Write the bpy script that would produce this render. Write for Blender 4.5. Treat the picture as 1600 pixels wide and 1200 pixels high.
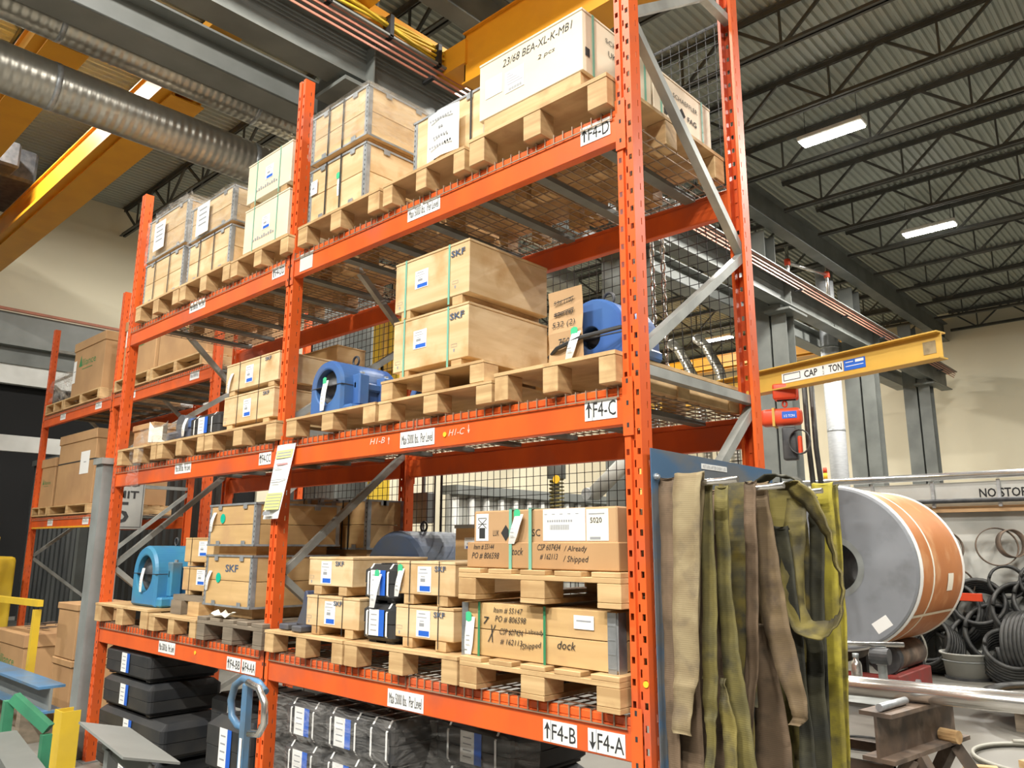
import bpy, math, random
from mathutils import Vector, Matrix
random.seed(7)
PI = math.pi
D = bpy.data
C = bpy.context.scene.collection
for o in list(D.objects): D.objects.remove(o)

# ---------------------------------------------------------------- camera, world, exposure
cam = D.cameras.new('camera'); camo = D.objects.new('camera', cam); C.objects.link(camo)
cam.sensor_width = 36; cam.lens = 36 * 1215.45 / 1600; cam.clip_end = 200
yaw, pitch, roll = 0.75213, 0.20517, 0.00377
fw = Vector((-math.sin(yaw) * math.cos(pitch), math.cos(yaw) * math.cos(pitch), math.sin(pitch)))
rt = Vector((math.cos(yaw), math.sin(yaw), 0)); up = rt.cross(fw)
r2 = rt * math.cos(roll) + up * math.sin(roll); u2 = up * math.cos(roll) - rt * math.sin(roll)
camo.matrix_world = Matrix(((r2.x, u2.x, -fw.x, 1.6805), (r2.y, u2.y, -fw.y, -2.4199), (r2.z, u2.z, -fw.z, 1.6069), (0, 0, 0, 1)))
bpy.context.scene.camera = camo
sc = bpy.context.scene
sc.view_settings.view_transform = 'Standard'; sc.view_settings.look = 'None'
sc.view_settings.exposure = 0.15; sc.view_settings.gamma = 1; sc.view_settings.use_curve_mapping = False
w = D.worlds.new('hall_ambient'); sc.world = w; w.use_nodes = True
w.node_tree.nodes['Background'].inputs[0].default_value = (1.0, 0.95, 0.86, 1)
w.node_tree.nodes['Background'].inputs[1].default_value = 0.05
LAMP_W = 520
LAMPS = [(-3.2, y) for y in (-6.3, -0.2, 5.9, 11.8, 18.1)] + [(4.6, y) for y in (-9.4, -6.3, -0.2, 5.9, 11.8, 18.1)] + [(-12.3, y) for y in (-6.3, -0.2, 5.9, 11.8, 18.1, 24.1)]
LAMPS += [(.7, -6.3), (.7, -9.4)]

# ---------------------------------------------------------------- materials
def rgb(r, g, b):
    f = lambda c: (c / 255 / 12.92) if c / 255 <= .04045 else ((c / 255 + .055) / 1.055) ** 2.4
    return (f(r), f(g), f(b), 1)
def mat(name, c1, c2=None, rough=.6, metal=0, scale=(6, 6, 6), bump=0.0, detail=4, sharp=(.35, .65), c3=None, s3=3, spec=.4, emit=0, bscale=None):
    m = D.materials.new(name); m.use_nodes = True; nt = m.node_tree; N = nt.nodes; L = nt.links
    b = N['Principled BSDF']; b.inputs['Roughness'].default_value = rough; b.inputs['Metallic'].default_value = metal
    b.inputs['Specular IOR Level'].default_value = spec
    b.inputs['Base Color'].default_value = c1
    if emit:
        b.inputs['Emission Color'].default_value = c1; b.inputs['Emission Strength'].default_value = emit
    if c2 is None and not bump: return m
    tc = N.new('ShaderNodeTexCoord'); oi = N.new('ShaderNodeObjectInfo'); mp = N.new('ShaderNodeMapping')
    ad = N.new('ShaderNodeVectorMath'); ad.operation = 'ADD'; ml = N.new('ShaderNodeVectorMath'); ml.operation = 'SCALE'; ml.inputs['Scale'].default_value = 17
    cb = N.new('ShaderNodeCombineXYZ')
    for i in range(3): L.new(oi.outputs['Random'], cb.inputs[i])
    L.new(cb.outputs[0], ml.inputs[0]); L.new(tc.outputs['Object'], ad.inputs[0]); L.new(ml.outputs[0], ad.inputs[1])
    mp.inputs['Scale'].default_value = scale; L.new(ad.outputs[0], mp.inputs['Vector'])
    nz = N.new('ShaderNodeTexNoise'); nz.inputs['Scale'].default_value = 1; nz.inputs['Detail'].default_value = detail; L.new(mp.outputs[0], nz.inputs['Vector'])
    out = None
    if c2 is not None:
        mr = N.new('ShaderNodeMapRange'); mr.inputs['From Min'].default_value = sharp[0]; mr.inputs['From Max'].default_value = sharp[1]
        L.new(nz.outputs['Fac'], mr.inputs['Value'])
        mx = N.new('ShaderNodeMix'); mx.data_type = 'RGBA'; mx.inputs['A'].default_value = c1; mx.inputs['B'].default_value = c2
        L.new(mr.outputs[0], mx.inputs['Factor']); out = mx.outputs['Result']
        if c3 is not None:
            n3 = N.new('ShaderNodeTexNoise'); n3.inputs['Scale'].default_value = s3; n3.inputs['Detail'].default_value = 5; L.new(ad.outputs[0], n3.inputs['Vector'])
            m3 = N.new('ShaderNodeMapRange'); m3.inputs['From Min'].default_value = .52; m3.inputs['From Max'].default_value = .72; L.new(n3.outputs['Fac'], m3.inputs['Value'])
            x3 = N.new('ShaderNodeMix'); x3.data_type = 'RGBA'; x3.inputs['B'].default_value = c3
            L.new(out, x3.inputs['A']); L.new(m3.outputs[0], x3.inputs['Factor']); out = x3.outputs['Result']
        L.new(out, b.inputs['Base Color'])
    if bump:
        bp = N.new('ShaderNodeBump'); bp.inputs['Strength'].default_value = bump; bp.inputs['Distance'].default_value = .01
        src = nz
        if bscale:
            src = N.new('ShaderNodeTexNoise'); src.inputs['Scale'].default_value = bscale; L.new(tc.outputs['Object'], src.inputs['Vector'])
        L.new(src.outputs['Fac'], bp.inputs['Height']); L.new(bp.outputs[0], b.inputs['Normal'])
    return m
M = {}
M['orange'] = mat('orange_paint', (.76, .125, .022, 1), (.64, .10, .022, 1), .38, scale=(5, 5, 2), c3=(.46, .10, .05, 1), s3=2.2)
M['wood'] = mat('pine', (.64, .44, .22, 1), (.45, .285, .13, 1), .6, scale=(1.6, 9, 26), c3=(.42, .25, .11, 1), s3=7, bump=.08)
M['ply'] = mat('plywood', (.74, .56, .33, 1), (.60, .41, .21, 1), .55, scale=(1.4, 2.5, 16), c3=(.52, .32, .14, 1), s3=6)
M['ply2'] = mat('tan_plywood', (.64, .43, .20, 1), (.52, .33, .14, 1), .55, scale=(1.4, 2.5, 16), c3=(.50, .31, .15, 1), s3=5)
M['pale'] = mat('pale_board', (.76, .68, .52, 1), (.70, .61, .45, 1), .6, scale=(2, 2, 5))
M['oldwood'] = mat('weathered_wood', (.26, .21, .15, 1), (.16, .13, .095, 1), .8, scale=(2, 9, 20))
M['card'] = mat('cardboard', (.47, .28, .13, 1), (.41, .24, .11, 1), .75, scale=(3, 3, 3), c3=(.37, .21, .10, 1), s3=2)
M['card2'] = mat('cardboard_print_side', (.52, .33, .17, 1), (.46, .28, .14, 1), .75, scale=(3, 3, 3))
M['galv'] = mat('galvanised', (.52, .54, .55, 1), (.36, .38, .39, 1), .35, .75, scale=(16, 16, 16))
M['tin'] = mat('zinc_hinge', (.46, .48, .49, 1), (.33, .35, .36, 1), .4, .5, scale=(20, 20, 20))
M['grey'] = mat('grey_steel', (.26, .28, .27, 1), (.20, .21, .20, 1), .5, .1, scale=(4, 4, 4), bump=0)
M['brace'] = mat('brace_steel', (.42, .43, .40, 1), (.28, .29, .27, 1), .45, .35, scale=(6, 6, 6))
M['channel'] = mat('deck_channel', (.20, .22, .20, 1), (.15, .16, .15, 1), .5, .2, scale=(6, 6, 6))
M['wire'] = mat('deck_wire', (.34, .25, .17, 1), None, .5, .35)
M['black'] = mat('black_wire', (.02, .02, .02, 1), None, .6)
M['plas'] = mat('black_plastic', (.022, .024, .027, 1), (.045, .043, .040, 1), .5, scale=(5, 5, 5))
M['blue'] = mat('blue_casting', (.045, .115, .34, 1), (.06, .15, .36, 1), .42, scale=(4, 4, 4), c3=(.13, .15, .17, 1), s3=3)
M['bluet'] = mat('teal_blue_casting', (.05, .21, .42, 1), (.06, .26, .40, 1), .42, scale=(4, 4, 4), c3=(.14, .17, .18, 1), s3=3)
M['navy'] = mat('dusty_navy', (.05, .065, .12, 1), (.10, .10, .10, 1), .55, scale=(4, 4, 4))
M['navy2'] = mat('dusty_blue_casting', (.05, .10, .22, 1), (.09, .11, .13, 1), .5, scale=(3, 3, 3))
M['bore'] = mat('dark_bore', (.03, .032, .036, 1), (.07, .07, .07, 1), .5, scale=(9, 9, 9))
M['white'] = mat('white_paper', (.80, .80, .77, 1), None, .7)
M['cream'] = mat('cream_paper', (.80, .77, .66, 1), None, .7)
M['ink'] = mat('black_ink', (.03, .03, .03, 1), None, .8)
M['gink'] = mat('grey_ink', (.30, .31, .32, 1), None, .8)
M['brandblue'] = mat('blue_print', (.02, .12, .55, 1), None, .6)
M['navyink'] = mat('navy_stencil', (.07, .10, .16, 1), None, .8)
M['greenink'] = mat('green_print', (.04, .22, .07, 1), None, .8)
M['chalk'] = mat('chalk', (.80, .55, .45, 1), None, .9)
M['gst'] = mat('green_sticker', (.06, .50, .24, 1), None, .6)
M['gdot'] = mat('green_dot', (.0, .42, .28, 1), None, .6)
M['ydot'] = mat('yellow_dot', (.90, .52, .03, 1), None, .6)
M['yprint'] = mat('yellow_print', (.66, .68, .25, 1), None, .7)
M['pink'] = mat('pink_print', (.80, .30, .30, 1), None, .7)
M['strap'] = mat('green_strap', (.19, .44, .33, 1), None, .4)
M['strapd'] = mat('dark_green_strap', (.04, .22, .10, 1), None, .4)
M['bstrap'] = mat('black_strap', (.03, .03, .03, 1), None, .5)
M['crane'] = mat('crane_yellow', (.78, .36, .02, 1), (.70, .31, .02, 1), .42, scale=(2, 2, 2))
M['yellow'] = mat('machine_yellow', (.74, .50, .03, 1), (.62, .42, .04, 1), .5, scale=(3, 3, 3))
M['jib'] = mat('jib_yellow', (.62, .38, .07, 1), (.55, .33, .06, 1), .5, scale=(3, 3, 3))
M['girder'] = mat('girder_grey', (.165, .175, .16, 1), (.12, .128, .118, 1), .5, scale=(2, 2, 2))
M['girderl'] = mat('light_girder', (.23, .24, .225, 1), (.19, .20, .185, 1), .5, scale=(2, 2, 2))
M['truss'] = mat('joist_paint', (.055, .057, .05, 1), (.08, .08, .07, 1), .6, scale=(3, 3, 3))
M['deck'] = mat('roof_deck', (.36, .385, .335, 1), (.30, .32, .28, 1), .5, scale=(.4, .4, .4), spec=.3)
M['wallc'] = mat('cream_wall', (.74, .68, .51, 1), (.70, .64, .48, 1), .75, scale=(.5, .5, .5))
M['wallg'] = mat('grey_panel', (.50, .50, .46, 1), (.42, .42, .38, 1), .7, scale=(1, 1, 1), c3=(.34, .34, .31, 1), s3=1.5)
M['corrd'] = mat('dark_corrugated', (.055, .06, .06, 1), (.10, .105, .10, 1), .45, .4, scale=(2, 2, .6))
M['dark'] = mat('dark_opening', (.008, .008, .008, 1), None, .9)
M['floor'] = mat('concrete', (.20, .19, .165, 1), (.145, .138, .12, 1), .42, scale=(.9, .9, .9), c3=(.11, .105, .09, 1), s3=.6, bump=.05, bscale=8)
M['copper'] = mat('conductor_bar', (.62, .25, .17, 1), (.45, .22, .16, 1), .4, .2, scale=(3, 3, 3))
M['red'] = mat('hoist_red', (.70, .07, .02, 1), (.58, .06, .02, 1), .4, scale=(6, 6, 6))
M['redm'] = mat('dull_red', (.30, .035, .03, 1), (.20, .05, .04, 1), .6, scale=(8, 8, 8))
M['spoolg'] = mat('spool_grey', (.24, .255, .275, 1), (.21, .225, .245, 1), .55, scale=(2, 2, 2), c3=(.18, .19, .20, 1), s3=4)
M['spoolo'] = mat('spool_orange_wrap', (.50, .185, .05, 1), (.44, .155, .04, 1), .5, scale=(2, 2, 2), c3=(.62, .33, .15, 1), s3=3)
M['steel'] = mat('polished_steel', (.72, .70, .66, 1), (.62, .60, .56, 1), .22, .9, scale=(3, 30, 30))
M['rust'] = mat('rusty_steel', (.17, .12, .085, 1), (.095, .075, .06, 1), .6, .2, scale=(7, 7, 7), c3=(.28, .21, .16, 1), s3=6)
M['cable'] = mat('black_cable', (.035, .036, .036, 1), (.07, .07, .066, 1), .45, scale=(8, 8, 8))
M['gcable'] = mat('grey_cable', (.36, .35, .30, 1), None, .5)
M['board'] = mat('blue_board', (.06, .13, .23, 1), (.13, .145, .16, 1), .5, .1, scale=(2.2, 2.2, 6), sharp=(.42, .55))
M['hblue'] = mat('handle_blue', (.08, .20, .36, 1), (.10, .16, .22, 1), .35, scale=(7, 7, 7))
M['green'] = mat('green_frame', (.05, .25, .13, 1), (.04, .18, .10, 1), .5, scale=(5, 5, 5))
M['sign'] = mat('sign_white', (.66, .66, .62, 1), (.58, .58, .54, 1), .5, scale=(3, 3, 3))
M['glow'] = mat('lamp_glow', (1, .98, .94, 1), None, .5, emit=38)
M['mirror'] = mat('foil_pipe', (.80, .80, .80, 1), (.6, .6, .6, 1), .22, .9, scale=(3, 9, 9), bump=.25)
def sling_mat(name, a, b, c, thr=(.40, .60)):
    m = mat(name, a, b, .75, scale=(7, 7, 9), sharp=thr, c3=c, s3=11)
    nt = m.node_tree; N = nt.nodes; L = nt.links; tc = N.new('ShaderNodeTexCoord'); wv = N.new('ShaderNodeTexWave')
    wv.bands_direction = 'Z'; wv.inputs['Scale'].default_value = 45; wv.inputs['Distortion'].default_value = .3; L.new(tc.outputs['Object'], wv.inputs['Vector'])
    bp = N.new('ShaderNodeBump'); bp.inputs['Strength'].default_value = .18; bp.inputs['Distance'].default_value = .0015
    L.new(wv.outputs['Fac'], bp.inputs['Height']); L.new(bp.outputs[0], N['Principled BSDF'].inputs['Normal']); return m
M['s_brown'] = sling_mat('brown_webbing', (0.133, 0.090, 0.055, 1), (0.179, 0.121, 0.074, 1), (0.086, 0.062, 0.039, 1))
M['s_tan'] = sling_mat('tan_webbing', (0.312, 0.250, 0.140, 1), (0.226, 0.172, 0.094, 1), (0.164, 0.125, 0.078, 1))
M['s_olive'] = sling_mat('olive_webbing', (0.117, 0.101, 0.039, 1), (0.187, 0.156, 0.047, 1), (0.062, 0.058, 0.035, 1))
M['s_dark'] = sling_mat('dark_webbing', (0.039, 0.039, 0.030, 1), (0.070, 0.066, 0.039, 1), (0.031, 0.031, 0.023, 1))
M['s_camo'] = sling_mat('stained_olive_webbing', (0.195, 0.156, 0.047, 1), (0.066, 0.062, 0.043, 1), (0.242, 0.179, 0.035, 1))
M['s_yel'] = sling_mat('yellow_webbing', (0.390, 0.328, 0.039, 1), (0.211, 0.176, 0.039, 1), (0.078, 0.070, 0.035, 1))
M['s_tb'] = sling_mat('tan_brown_webbing', (0.211, 0.148, 0.078, 1), (0.156, 0.109, 0.062, 1), (0.109, 0.078, 0.051, 1))
M['s_must'] = sling_mat('mustard_webbing', (0.211, 0.172, 0.047, 1), (0.117, 0.098, 0.043, 1), (0.062, 0.055, 0.035, 1))
def duct_mat():
    m = mat('spiral_duct', (.50, .47, .40, 1), (.40, .38, .33, 1), .34, .8, scale=(3, 3, 3))
    nt = m.node_tree; N = nt.nodes; L = nt.links; tc = N.new('ShaderNodeTexCoord'); wv = N.new('ShaderNodeTexWave')
    wv.bands_direction = 'Z'; wv.inputs['Scale'].default_value = 3.4; L.new(tc.outputs['Object'], wv.inputs['Vector'])
    bp = N.new('ShaderNodeBump'); bp.inputs['Strength'].default_value = .4; bp.inputs['Distance'].default_value = .012
    L.new(wv.outputs['Fac'], bp.inputs['Height']); L.new(bp.outputs[0], N['Principled BSDF'].inputs['Normal']); return m
M['duct'] = duct_mat()
M['ductw'] = mat('pale_zinc_duct', (.62, .64, .66, 1), (.52, .54, .56, 1), .5, .2, scale=(6, 6, 40))
def film_mat():
    m = D.materials.new('stretch_film'); m.use_nodes = True; nt = m.node_tree; N = nt.nodes; L = nt.links
    b = N['Principled BSDF']; b.inputs['Base Color'].default_value = (.62, .60, .56, 1); b.inputs['Roughness'].default_value = .14
    tc = N.new('ShaderNodeTexCoord'); mp = N.new('ShaderNodeMapping'); mp.inputs['Scale'].default_value = (7, 7, 22); mp.inputs['Rotation'].default_value = (.3, .4, .2)
    nz = N.new('ShaderNodeTexNoise'); nz.inputs['Scale'].default_value = 1; nz.inputs['Detail'].default_value = 6; nz.inputs['Distortion'].default_value = .8
    L.new(tc.outputs['Object'], mp.inputs[0]); L.new(mp.outputs[0], nz.inputs['Vector'])
    bp = N.new('ShaderNodeBump'); bp.inputs['Strength'].default_value = 1; bp.inputs['Distance'].default_value = .05; L.new(nz.outputs['Fac'], bp.inputs['Height']); L.new(bp.outputs[0], b.inputs['Normal'])
    mr = N.new('ShaderNodeMapRange'); mr.inputs['From Min'].default_value = .35; mr.inputs['From Max'].default_value = .75; mr.inputs['To Min'].default_value = .05; mr.inputs['To Max'].default_value = .30
    L.new(nz.outputs['Fac'], mr.inputs['Value']); L.new(mr.outputs[0], b.inputs['Alpha']); return m
M['film'] = film_mat()

# ---------------------------------------------------------------- mesh builder
TC = {}
def tmesh(s):
    if s not in TC:
        cu = D.curves.new('t', 'FONT'); cu.body = s; cu.resolution_u = 2; cu.offset = .022 if s in ('NO STORAGE', 'SKF', 'LIMIT', 'SPEED', 'CAP', 'TON', 'FAG') else 0
        ob = D.objects.new('t', cu); me = D.meshes.new_from_object(ob)
        vs = [v.co.copy() for v in me.vertices]; fs = [tuple(p.vertices) for p in me.polygons]
        x0 = min(v.x for v in vs); x1 = max(v.x for v in vs); y0 = min(v.y for v in vs); y1 = max(v.y for v in vs)
        TC[s] = ([((v.x - x0) / (x1 - x0), (v.y - y0) / (y1 - y0)) for v in vs], fs)
        D.objects.remove(ob); D.curves.remove(cu); D.meshes.remove(me)
    return TC[s]
ORG = {}
class MB:
    def __init__(s, *mats): s.v = []; s.f = []; s.m = []; s.mats = [M[k] for k in mats]
    def add(s, vs, fs, m=0):
        n = len(s.v); s.v += [tuple(v) for v in vs]; s.f += [tuple(i + n for i in f) for f in fs]; s.m += [m] * len(fs); return s
    def box(s, x0, x1, y0, y1, z0, z1, m=0, T=None):
        vs = [Vector((x, y, z)) for z in (z0, z1) for y in (y0, y1) for x in (x0, x1)]
        if T: vs = [T @ v for v in vs]
        return s.add(vs, [(0, 2, 3, 1), (4, 5, 7, 6), (0, 1, 5, 4), (2, 6, 7, 3), (0, 4, 6, 2), (1, 3, 7, 5)], m)
    def bar(s, p, q, a, b, m=0, upv=(0, 0, 1)):           # box of section a (sideways) x b (upwards) from p to q
        p = Vector(p); q = Vector(q); d = (q - p).normalized(); u = Vector(upv)
        sd = d.cross(u)
        if sd.length < 1e-4: sd = d.cross(Vector((1, 0, 0)))
        sd.normalize(); u = sd.cross(d); vs = []
        for e in (p, q):
            for i, j in ((-1, -1), (1, -1), (1, 1), (-1, 1)): vs.append(e + sd * i * a / 2 + u * j * b / 2)
        return s.add(vs, [(0, 3, 2, 1), (4, 5, 6, 7), (0, 1, 5, 4), (1, 2, 6, 5), (2, 3, 7, 6), (3, 0, 4, 7)], m)
    def ibar(s, p, q, wd, h, tf=.012, tw=.01, m=0, upv=(0, 0, 1)):   # I section
        p = Vector(p); q = Vector(q); d = (q - p).normalized(); u = Vector(upv); sd = d.cross(u).normalized(); u = sd.cross(d)
        for k in (-1, 1): s.bar(p + u * k * (h - tf) / 2, q + u * k * (h - tf) / 2, wd, tf, m, upv)
        return s.bar(p, q, tw, h - 2 * tf, m, upv)
    def tube(s, pts, r, n=8, m=0, closed=False, caps=True, flat=None):
        pts = [Vector(p) for p in pts]; N = len(pts); vs = []; fs = []; prev = None
        for i, p in enumerate(pts):
            if closed: t = pts[(i + 1) % N] - pts[i - 1]
            else: t = pts[min(i + 1, N - 1)] - pts[max(i - 1, 0)]
            t.normalize()
            if prev is None:
                a = t.cross(Vector((0, 0, 1)));
                if a.length < .1: a = t.cross(Vector((1, 0, 0)))
            else: a = prev - t * prev.dot(t)
            a.normalize(); prev = a; b = t.cross(a); rr = r[i] if isinstance(r, (list, tuple)) else r
            for k in range(n):
                an = 2 * PI * k / n; vs.append(p + (a * math.cos(an) + b * math.sin(an)) * rr)
        for i in range(N if closed else N - 1):
            j = (i + 1) % N
            for k in range(n): fs.append((i * n + k, i * n + (k + 1) % n, j * n + (k + 1) % n, j * n + k))
        if caps and not closed: fs += [tuple(range(n))[::-1], tuple(range((N - 1) * n, N * n))]
        return s.add(vs, fs, m)
    def cyl(s, p, q, r, n=20, m=0, r2=None): return s.tube([p, q], [r, r if r2 is None else r2], n, m)
    def lathe(s, c, ax, prof, n=24, m=0):                  # prof (r, h) along ax
        c = Vector(c); ax = Vector(ax).normalized(); a = ax.cross(Vector((0, 0, 1)))
        if a.length < .1: a = Vector((1, 0, 0))
        a.normalize(); b = ax.cross(a); vs = []; fs = []
        for r, h in prof:
            for k in range(n): an = 2 * PI * k / n; vs.append(c + ax * h + (a * math.cos(an) + b * math.sin(an)) * r)
        for i in range(len(prof) - 1):
            for k in range(n): fs.append((i * n + k, i * n + (k + 1) % n, (i + 1) * n + (k + 1) % n, (i + 1) * n + k))
        return s.add(vs, fs, m)
    def pl(s, pos, pts, face='f', m=0, off=0.0):           # flat polygon in the plane facing -y ('f'), +x ('s') or +z ('t')
        x, y, z = pos
        if face == 'f': vs = [(x + a, y - off, z + b) for a, b in pts]
        elif face == 's': vs = [(x + off, y + a, z + b) for a, b in pts]
        else: vs = [(x + a, y + b, z + off) for a, b in pts]
        return s.add(vs, [tuple(range(len(pts)))], m)
    def text(s, t, pos, wd, h, face='f', m=0, off=.0015, shear=0, tilt=0):
        vv, ff = tmesh(t); n = len(s.v); x, y, z = pos; vs = []
        for a, b in vv:
            a2 = (a - .5) * wd + shear * (b - .5) * h; b2 = (b - .5) * h
            a3 = a2 * math.cos(tilt) - b2 * math.sin(tilt); b3 = a2 * math.sin(tilt) + b2 * math.cos(tilt)
            vs.append((x + a3, y - off, z + b3) if face == 'f' else (x + off, y + a3, z + b3) if face == 's' else (x + a3, y + b3, z + off))
        return s.add(vs, ff, m)
    def plate(s, pos, wd, h, face='f', m=0, th=.0012):
        x, y, z = pos
        if face == 'f': return s.box(x - wd / 2, x + wd / 2, y - th, y, z - h / 2, z + h / 2, m)
        return s.box(x, x + th, y - wd / 2, y + wd / 2, z - h / 2, z + h / 2, m)
    def mesh(s, name, org=(0, 0, 0), smooth=False):
        me = D.meshes.new(name); o = Vector(org)
        me.from_pydata([tuple(Vector(v) - o) for v in s.v], [], s.f)
        for k in s.mats: me.materials.append(k)
        if len(s.mats) > 1:
            for p, k in zip(me.polygons, s.m): p.material_index = k
        if smooth:
            for p in me.polygons: p.use_smooth = len(p.vertices) == 4
        me.update(); return me
    def build(s, name, parent=None, bevel=0, smooth=False, seg=1, org=None):
        if parent is not None: org = ORG[parent.name]
        elif org is None: org = (0, 0, 0)
        me = s.mesh(name, org, smooth or bevel and seg > 1); o = D.objects.new(name, me); C.objects.link(o)
        if parent is not None: o.parent = parent
        else: o.location = org
        ORG[o.name] = tuple(org)
        if bevel:
            b = o.modifiers.new('bevel', 'BEVEL'); b.width = bevel; b.segments = seg; b.limit_method = 'ANGLE'
        return o
def thing(name, label, cat, loc=(0, 0, 0), group=None):
    o = D.objects.new(name, None); C.objects.link(o); o.location = loc; o.empty_display_size = .1
    ORG[o.name] = tuple(loc); return tag(o, label, cat, group)
def tag(o, label, cat, group=None):
    o['label'] = label; o['category'] = cat
    if group: o['group'] = group
    return o
def struct(o): o['kind'] = 'structure'; return o
def stuff(o): o['kind'] = 'stuff'; return o
def inst(src, parent, loc=None, rot=None):                # another piece sharing a mesh, same parent
    c = src.copy(); C.objects.link(c); c.parent = parent
    if loc is not None: c.location = loc
    if rot is not None: c.rotation_euler = rot
    ORG[c.name] = ORG[src.name]
    return c
KIDS = {}
def kids(o): return [c for c in D.objects if c.parent is o]
def dup(root, loc, label, group=None, rotz=None, scale=None):
    if root.name not in KIDS: KIDS[root.name] = [(c, kids(c)) for c in kids(root)]
    r = root.copy(); C.objects.link(r); r.location = loc; r['label'] = label
    if group: r['group'] = group
    if rotz is not None: r.rotation_euler = (0, 0, rotz)
    if scale: r.scale = scale
    for c, sub in KIDS[root.name]:
        d = c.copy(); C.objects.link(d); d.parent = r
        for e in sub: g = e.copy(); C.objects.link(g); g.parent = d
    return r

# ---------------------------------------------------------------- hall shell
DK = 10.3
o = MB('floor').box(-24, 14, -16, 30, -.12, 0).build('floor'); struct(o)
f = MB('deck'); X = -24.0; pts = []
while X < 14: pts += [(X, DK), (X + .05, DK), (X + .075, DK + .05), (X + .125, DK + .05)]; X += .15
vs = [(x, y, z) for y in (-16, 30) for x, z in pts]; n = len(pts)
o = f.add(vs, [(i, i + 1, n + i + 1, n + i) for i in range(n - 1)]).build('ceiling'); struct(o)
struct(MB('wallc').box(-24, 14, 29.5, 29.8, 0, DK).build('wall_back'))
struct(MB('wallc').box(-19.3, -19, -16, 29.5, 6.86, DK).build('wall_left'))
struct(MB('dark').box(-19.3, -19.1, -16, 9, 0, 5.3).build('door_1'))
struct(MB('wallc').box(-19.3, -19, 9, 29.5, 0, 6.86).build('wall_left'))
struct(MB('girderl').box(-19.05, -18.6, -16, 9, 6.1, 6.86).build('trim_1'))
struct(MB('girder').box(-19.05, -18.8, -16, 9, 5.7, 6.1).build('trim_2'))
struct(MB('sign').box(-19.05, -18.85, -16, 9, 5.25, 5.7).build('trim_3'))
struct(MB('copper').cyl((-18.5, -10, 6.9), (-18.5, 5, 6.9), .04, 8).build('trim_4'))
t = thing('guard_beam', 'white horizontal beam across the dark doorway at far left', 'beam', (-14, -2, 0))
MB('sign').box(-14.1, -14, -6, 3.0, 3.2, 3.48).build('rail', t)
for yy in (-5.8, 2.8): MB('girder').box(-14.25, -14.1, yy, yy + .15, 0, 3.6).build('post', t)
# dark corrugated metal wall behind the second rack
def corr(mb, x0, x1, y, z0, z1, p, d):
    pts = []; X = x0
    while X < x1: pts += [(X, y), (X + p * .4, y), (X + p * .5, y + d), (X + p * .9, y + d)]; X += p
    vs = [(a, b, z) for z in (z0, z1) for a, b in pts]; n = len(pts)
    return mb.add(vs, [(i, i + 1, n + i + 1, n + i) for i in range(n - 1)])
t = thing('corrugated_partition', 'dark corrugated steel partition behind the racks', 'partition', (-13, 3.0, 0))
corr(MB('corrd'), -18, -8.9, 3.0, 0, 3.3, .28, .06).build('sheeting', t)
MB('girder').box(-18, -8.9, 2.95, 3.1, 3.3, 3.42).build('cap_rail', t)
for k in range(4): MB('girder').box(-17.6 + k * 2.46, -17.48 + k * 2.46, 3.08, 3.2, 0, 3.3).build('post', t)
# ribbed pale panel wall seen through the mesh
t = thing('ribbed_partition', 'pale partition with round vertical ribs seen through the mesh', 'partition', (-9.2, 12, 0))
MB('wallg').box(-9.3, -9.2, 7.5, 16.4, 0, 2.55).build('panel', t)
MB('girderl').box(-9.4, -9.0, 7.5, 16.4, 2.55, 2.72).build('cap_rail', t)
r0 = MB('sign').cyl((-9.14, 7.6, 0), (-9.14, 7.6, 2.5), .07, 8).build('rib', t, smooth=True)
for k in range(1, 22): inst(r0, t, (0, k * .41, 0))

# ---------------------------------------------------------------- roof joists, girders, lamps
def joist(x0, x1, y, label, zb=9.5, p=1.8):
    t = thing('roof_joist', label, 'joist', (x0, y, zb), 'open web joists under the roof deck')
    zt = DK - .03
    for nm, z in (('bottom_chord', zb), ('top_chord', zt)):
        b = MB('truss')
        u_ = 1 if nm[0] == 'b' else -1
        for s in (-1, 1): b.box(x0, x1, y + s * .045 - .03, y + s * .045 + .03, min(z, z + u_ * .014), max(z, z + u_ * .014)); b.box(x0, x1, y + s * .021 - .006, y + s * .021 + .006, min(z, z + u_ * .09), max(z, z + u_ * .09))
        b.build(nm, t)
    n = int((x1 - x0) / p)
    d1 = MB('truss').bar((x0, y, zt), (x0 + p / 2, y, zb), .045, .05).build('web_member', t)
    d2 = MB('truss').bar((x0 + p / 2, y, zb), (x0 + p, y, zt), .045, .05).build('web_member', t)
    d3 = MB('truss').bar((x0 + p / 2, y, zb), (x0 + p / 2, y, zt), .035, .035).build('web_member', t)
    for k in range(1, n):
        for d in (d1, d2, d3): inst(d, t, (k * p, 0, 0))
    return t
j1 = joist(-5.5, 9, 4.6, 'dark open web roof joist of the right bay')
ys = [-5.6, -3.55, -1.5, .5, 2.55, 6.65, 8.7, 10.75, 12.8, 14.85, 16.9, 18.95, 21, 23.05, 25.1, 27.15, 29.2]
ORD = ['first', 'second', 'third', 'fourth', 'fifth', 'sixth', 'seventh', 'eighth', 'ninth', 'tenth', 'eleventh', 'twelfth', 'thirteenth', 'fourteenth', 'fifteenth', 'sixteenth', 'seventeenth', 'eighteenth']
AY = sorted(ys + [4.6], reverse=True); jl = lambda y, bay: '%s roof joist from the far wall in the %s bay' % (ORD[AY.index(y)], bay)
j1['label'] = jl(4.6, 'right')
for y in ys: dup(j1, (-5.5, y, 9.5), jl(y, 'right'))
j2 = joist(-18.9, -6.1, 4.6, 'dark open web roof joist of the left bay'); j2['group'] = 'open web joists of the left bay'; j2['label'] = jl(4.6, 'left')
for y in ys: dup(j2, (-18.9, y, 9.5), jl(y, 'left'), 'open web joists of the left bay')
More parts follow.
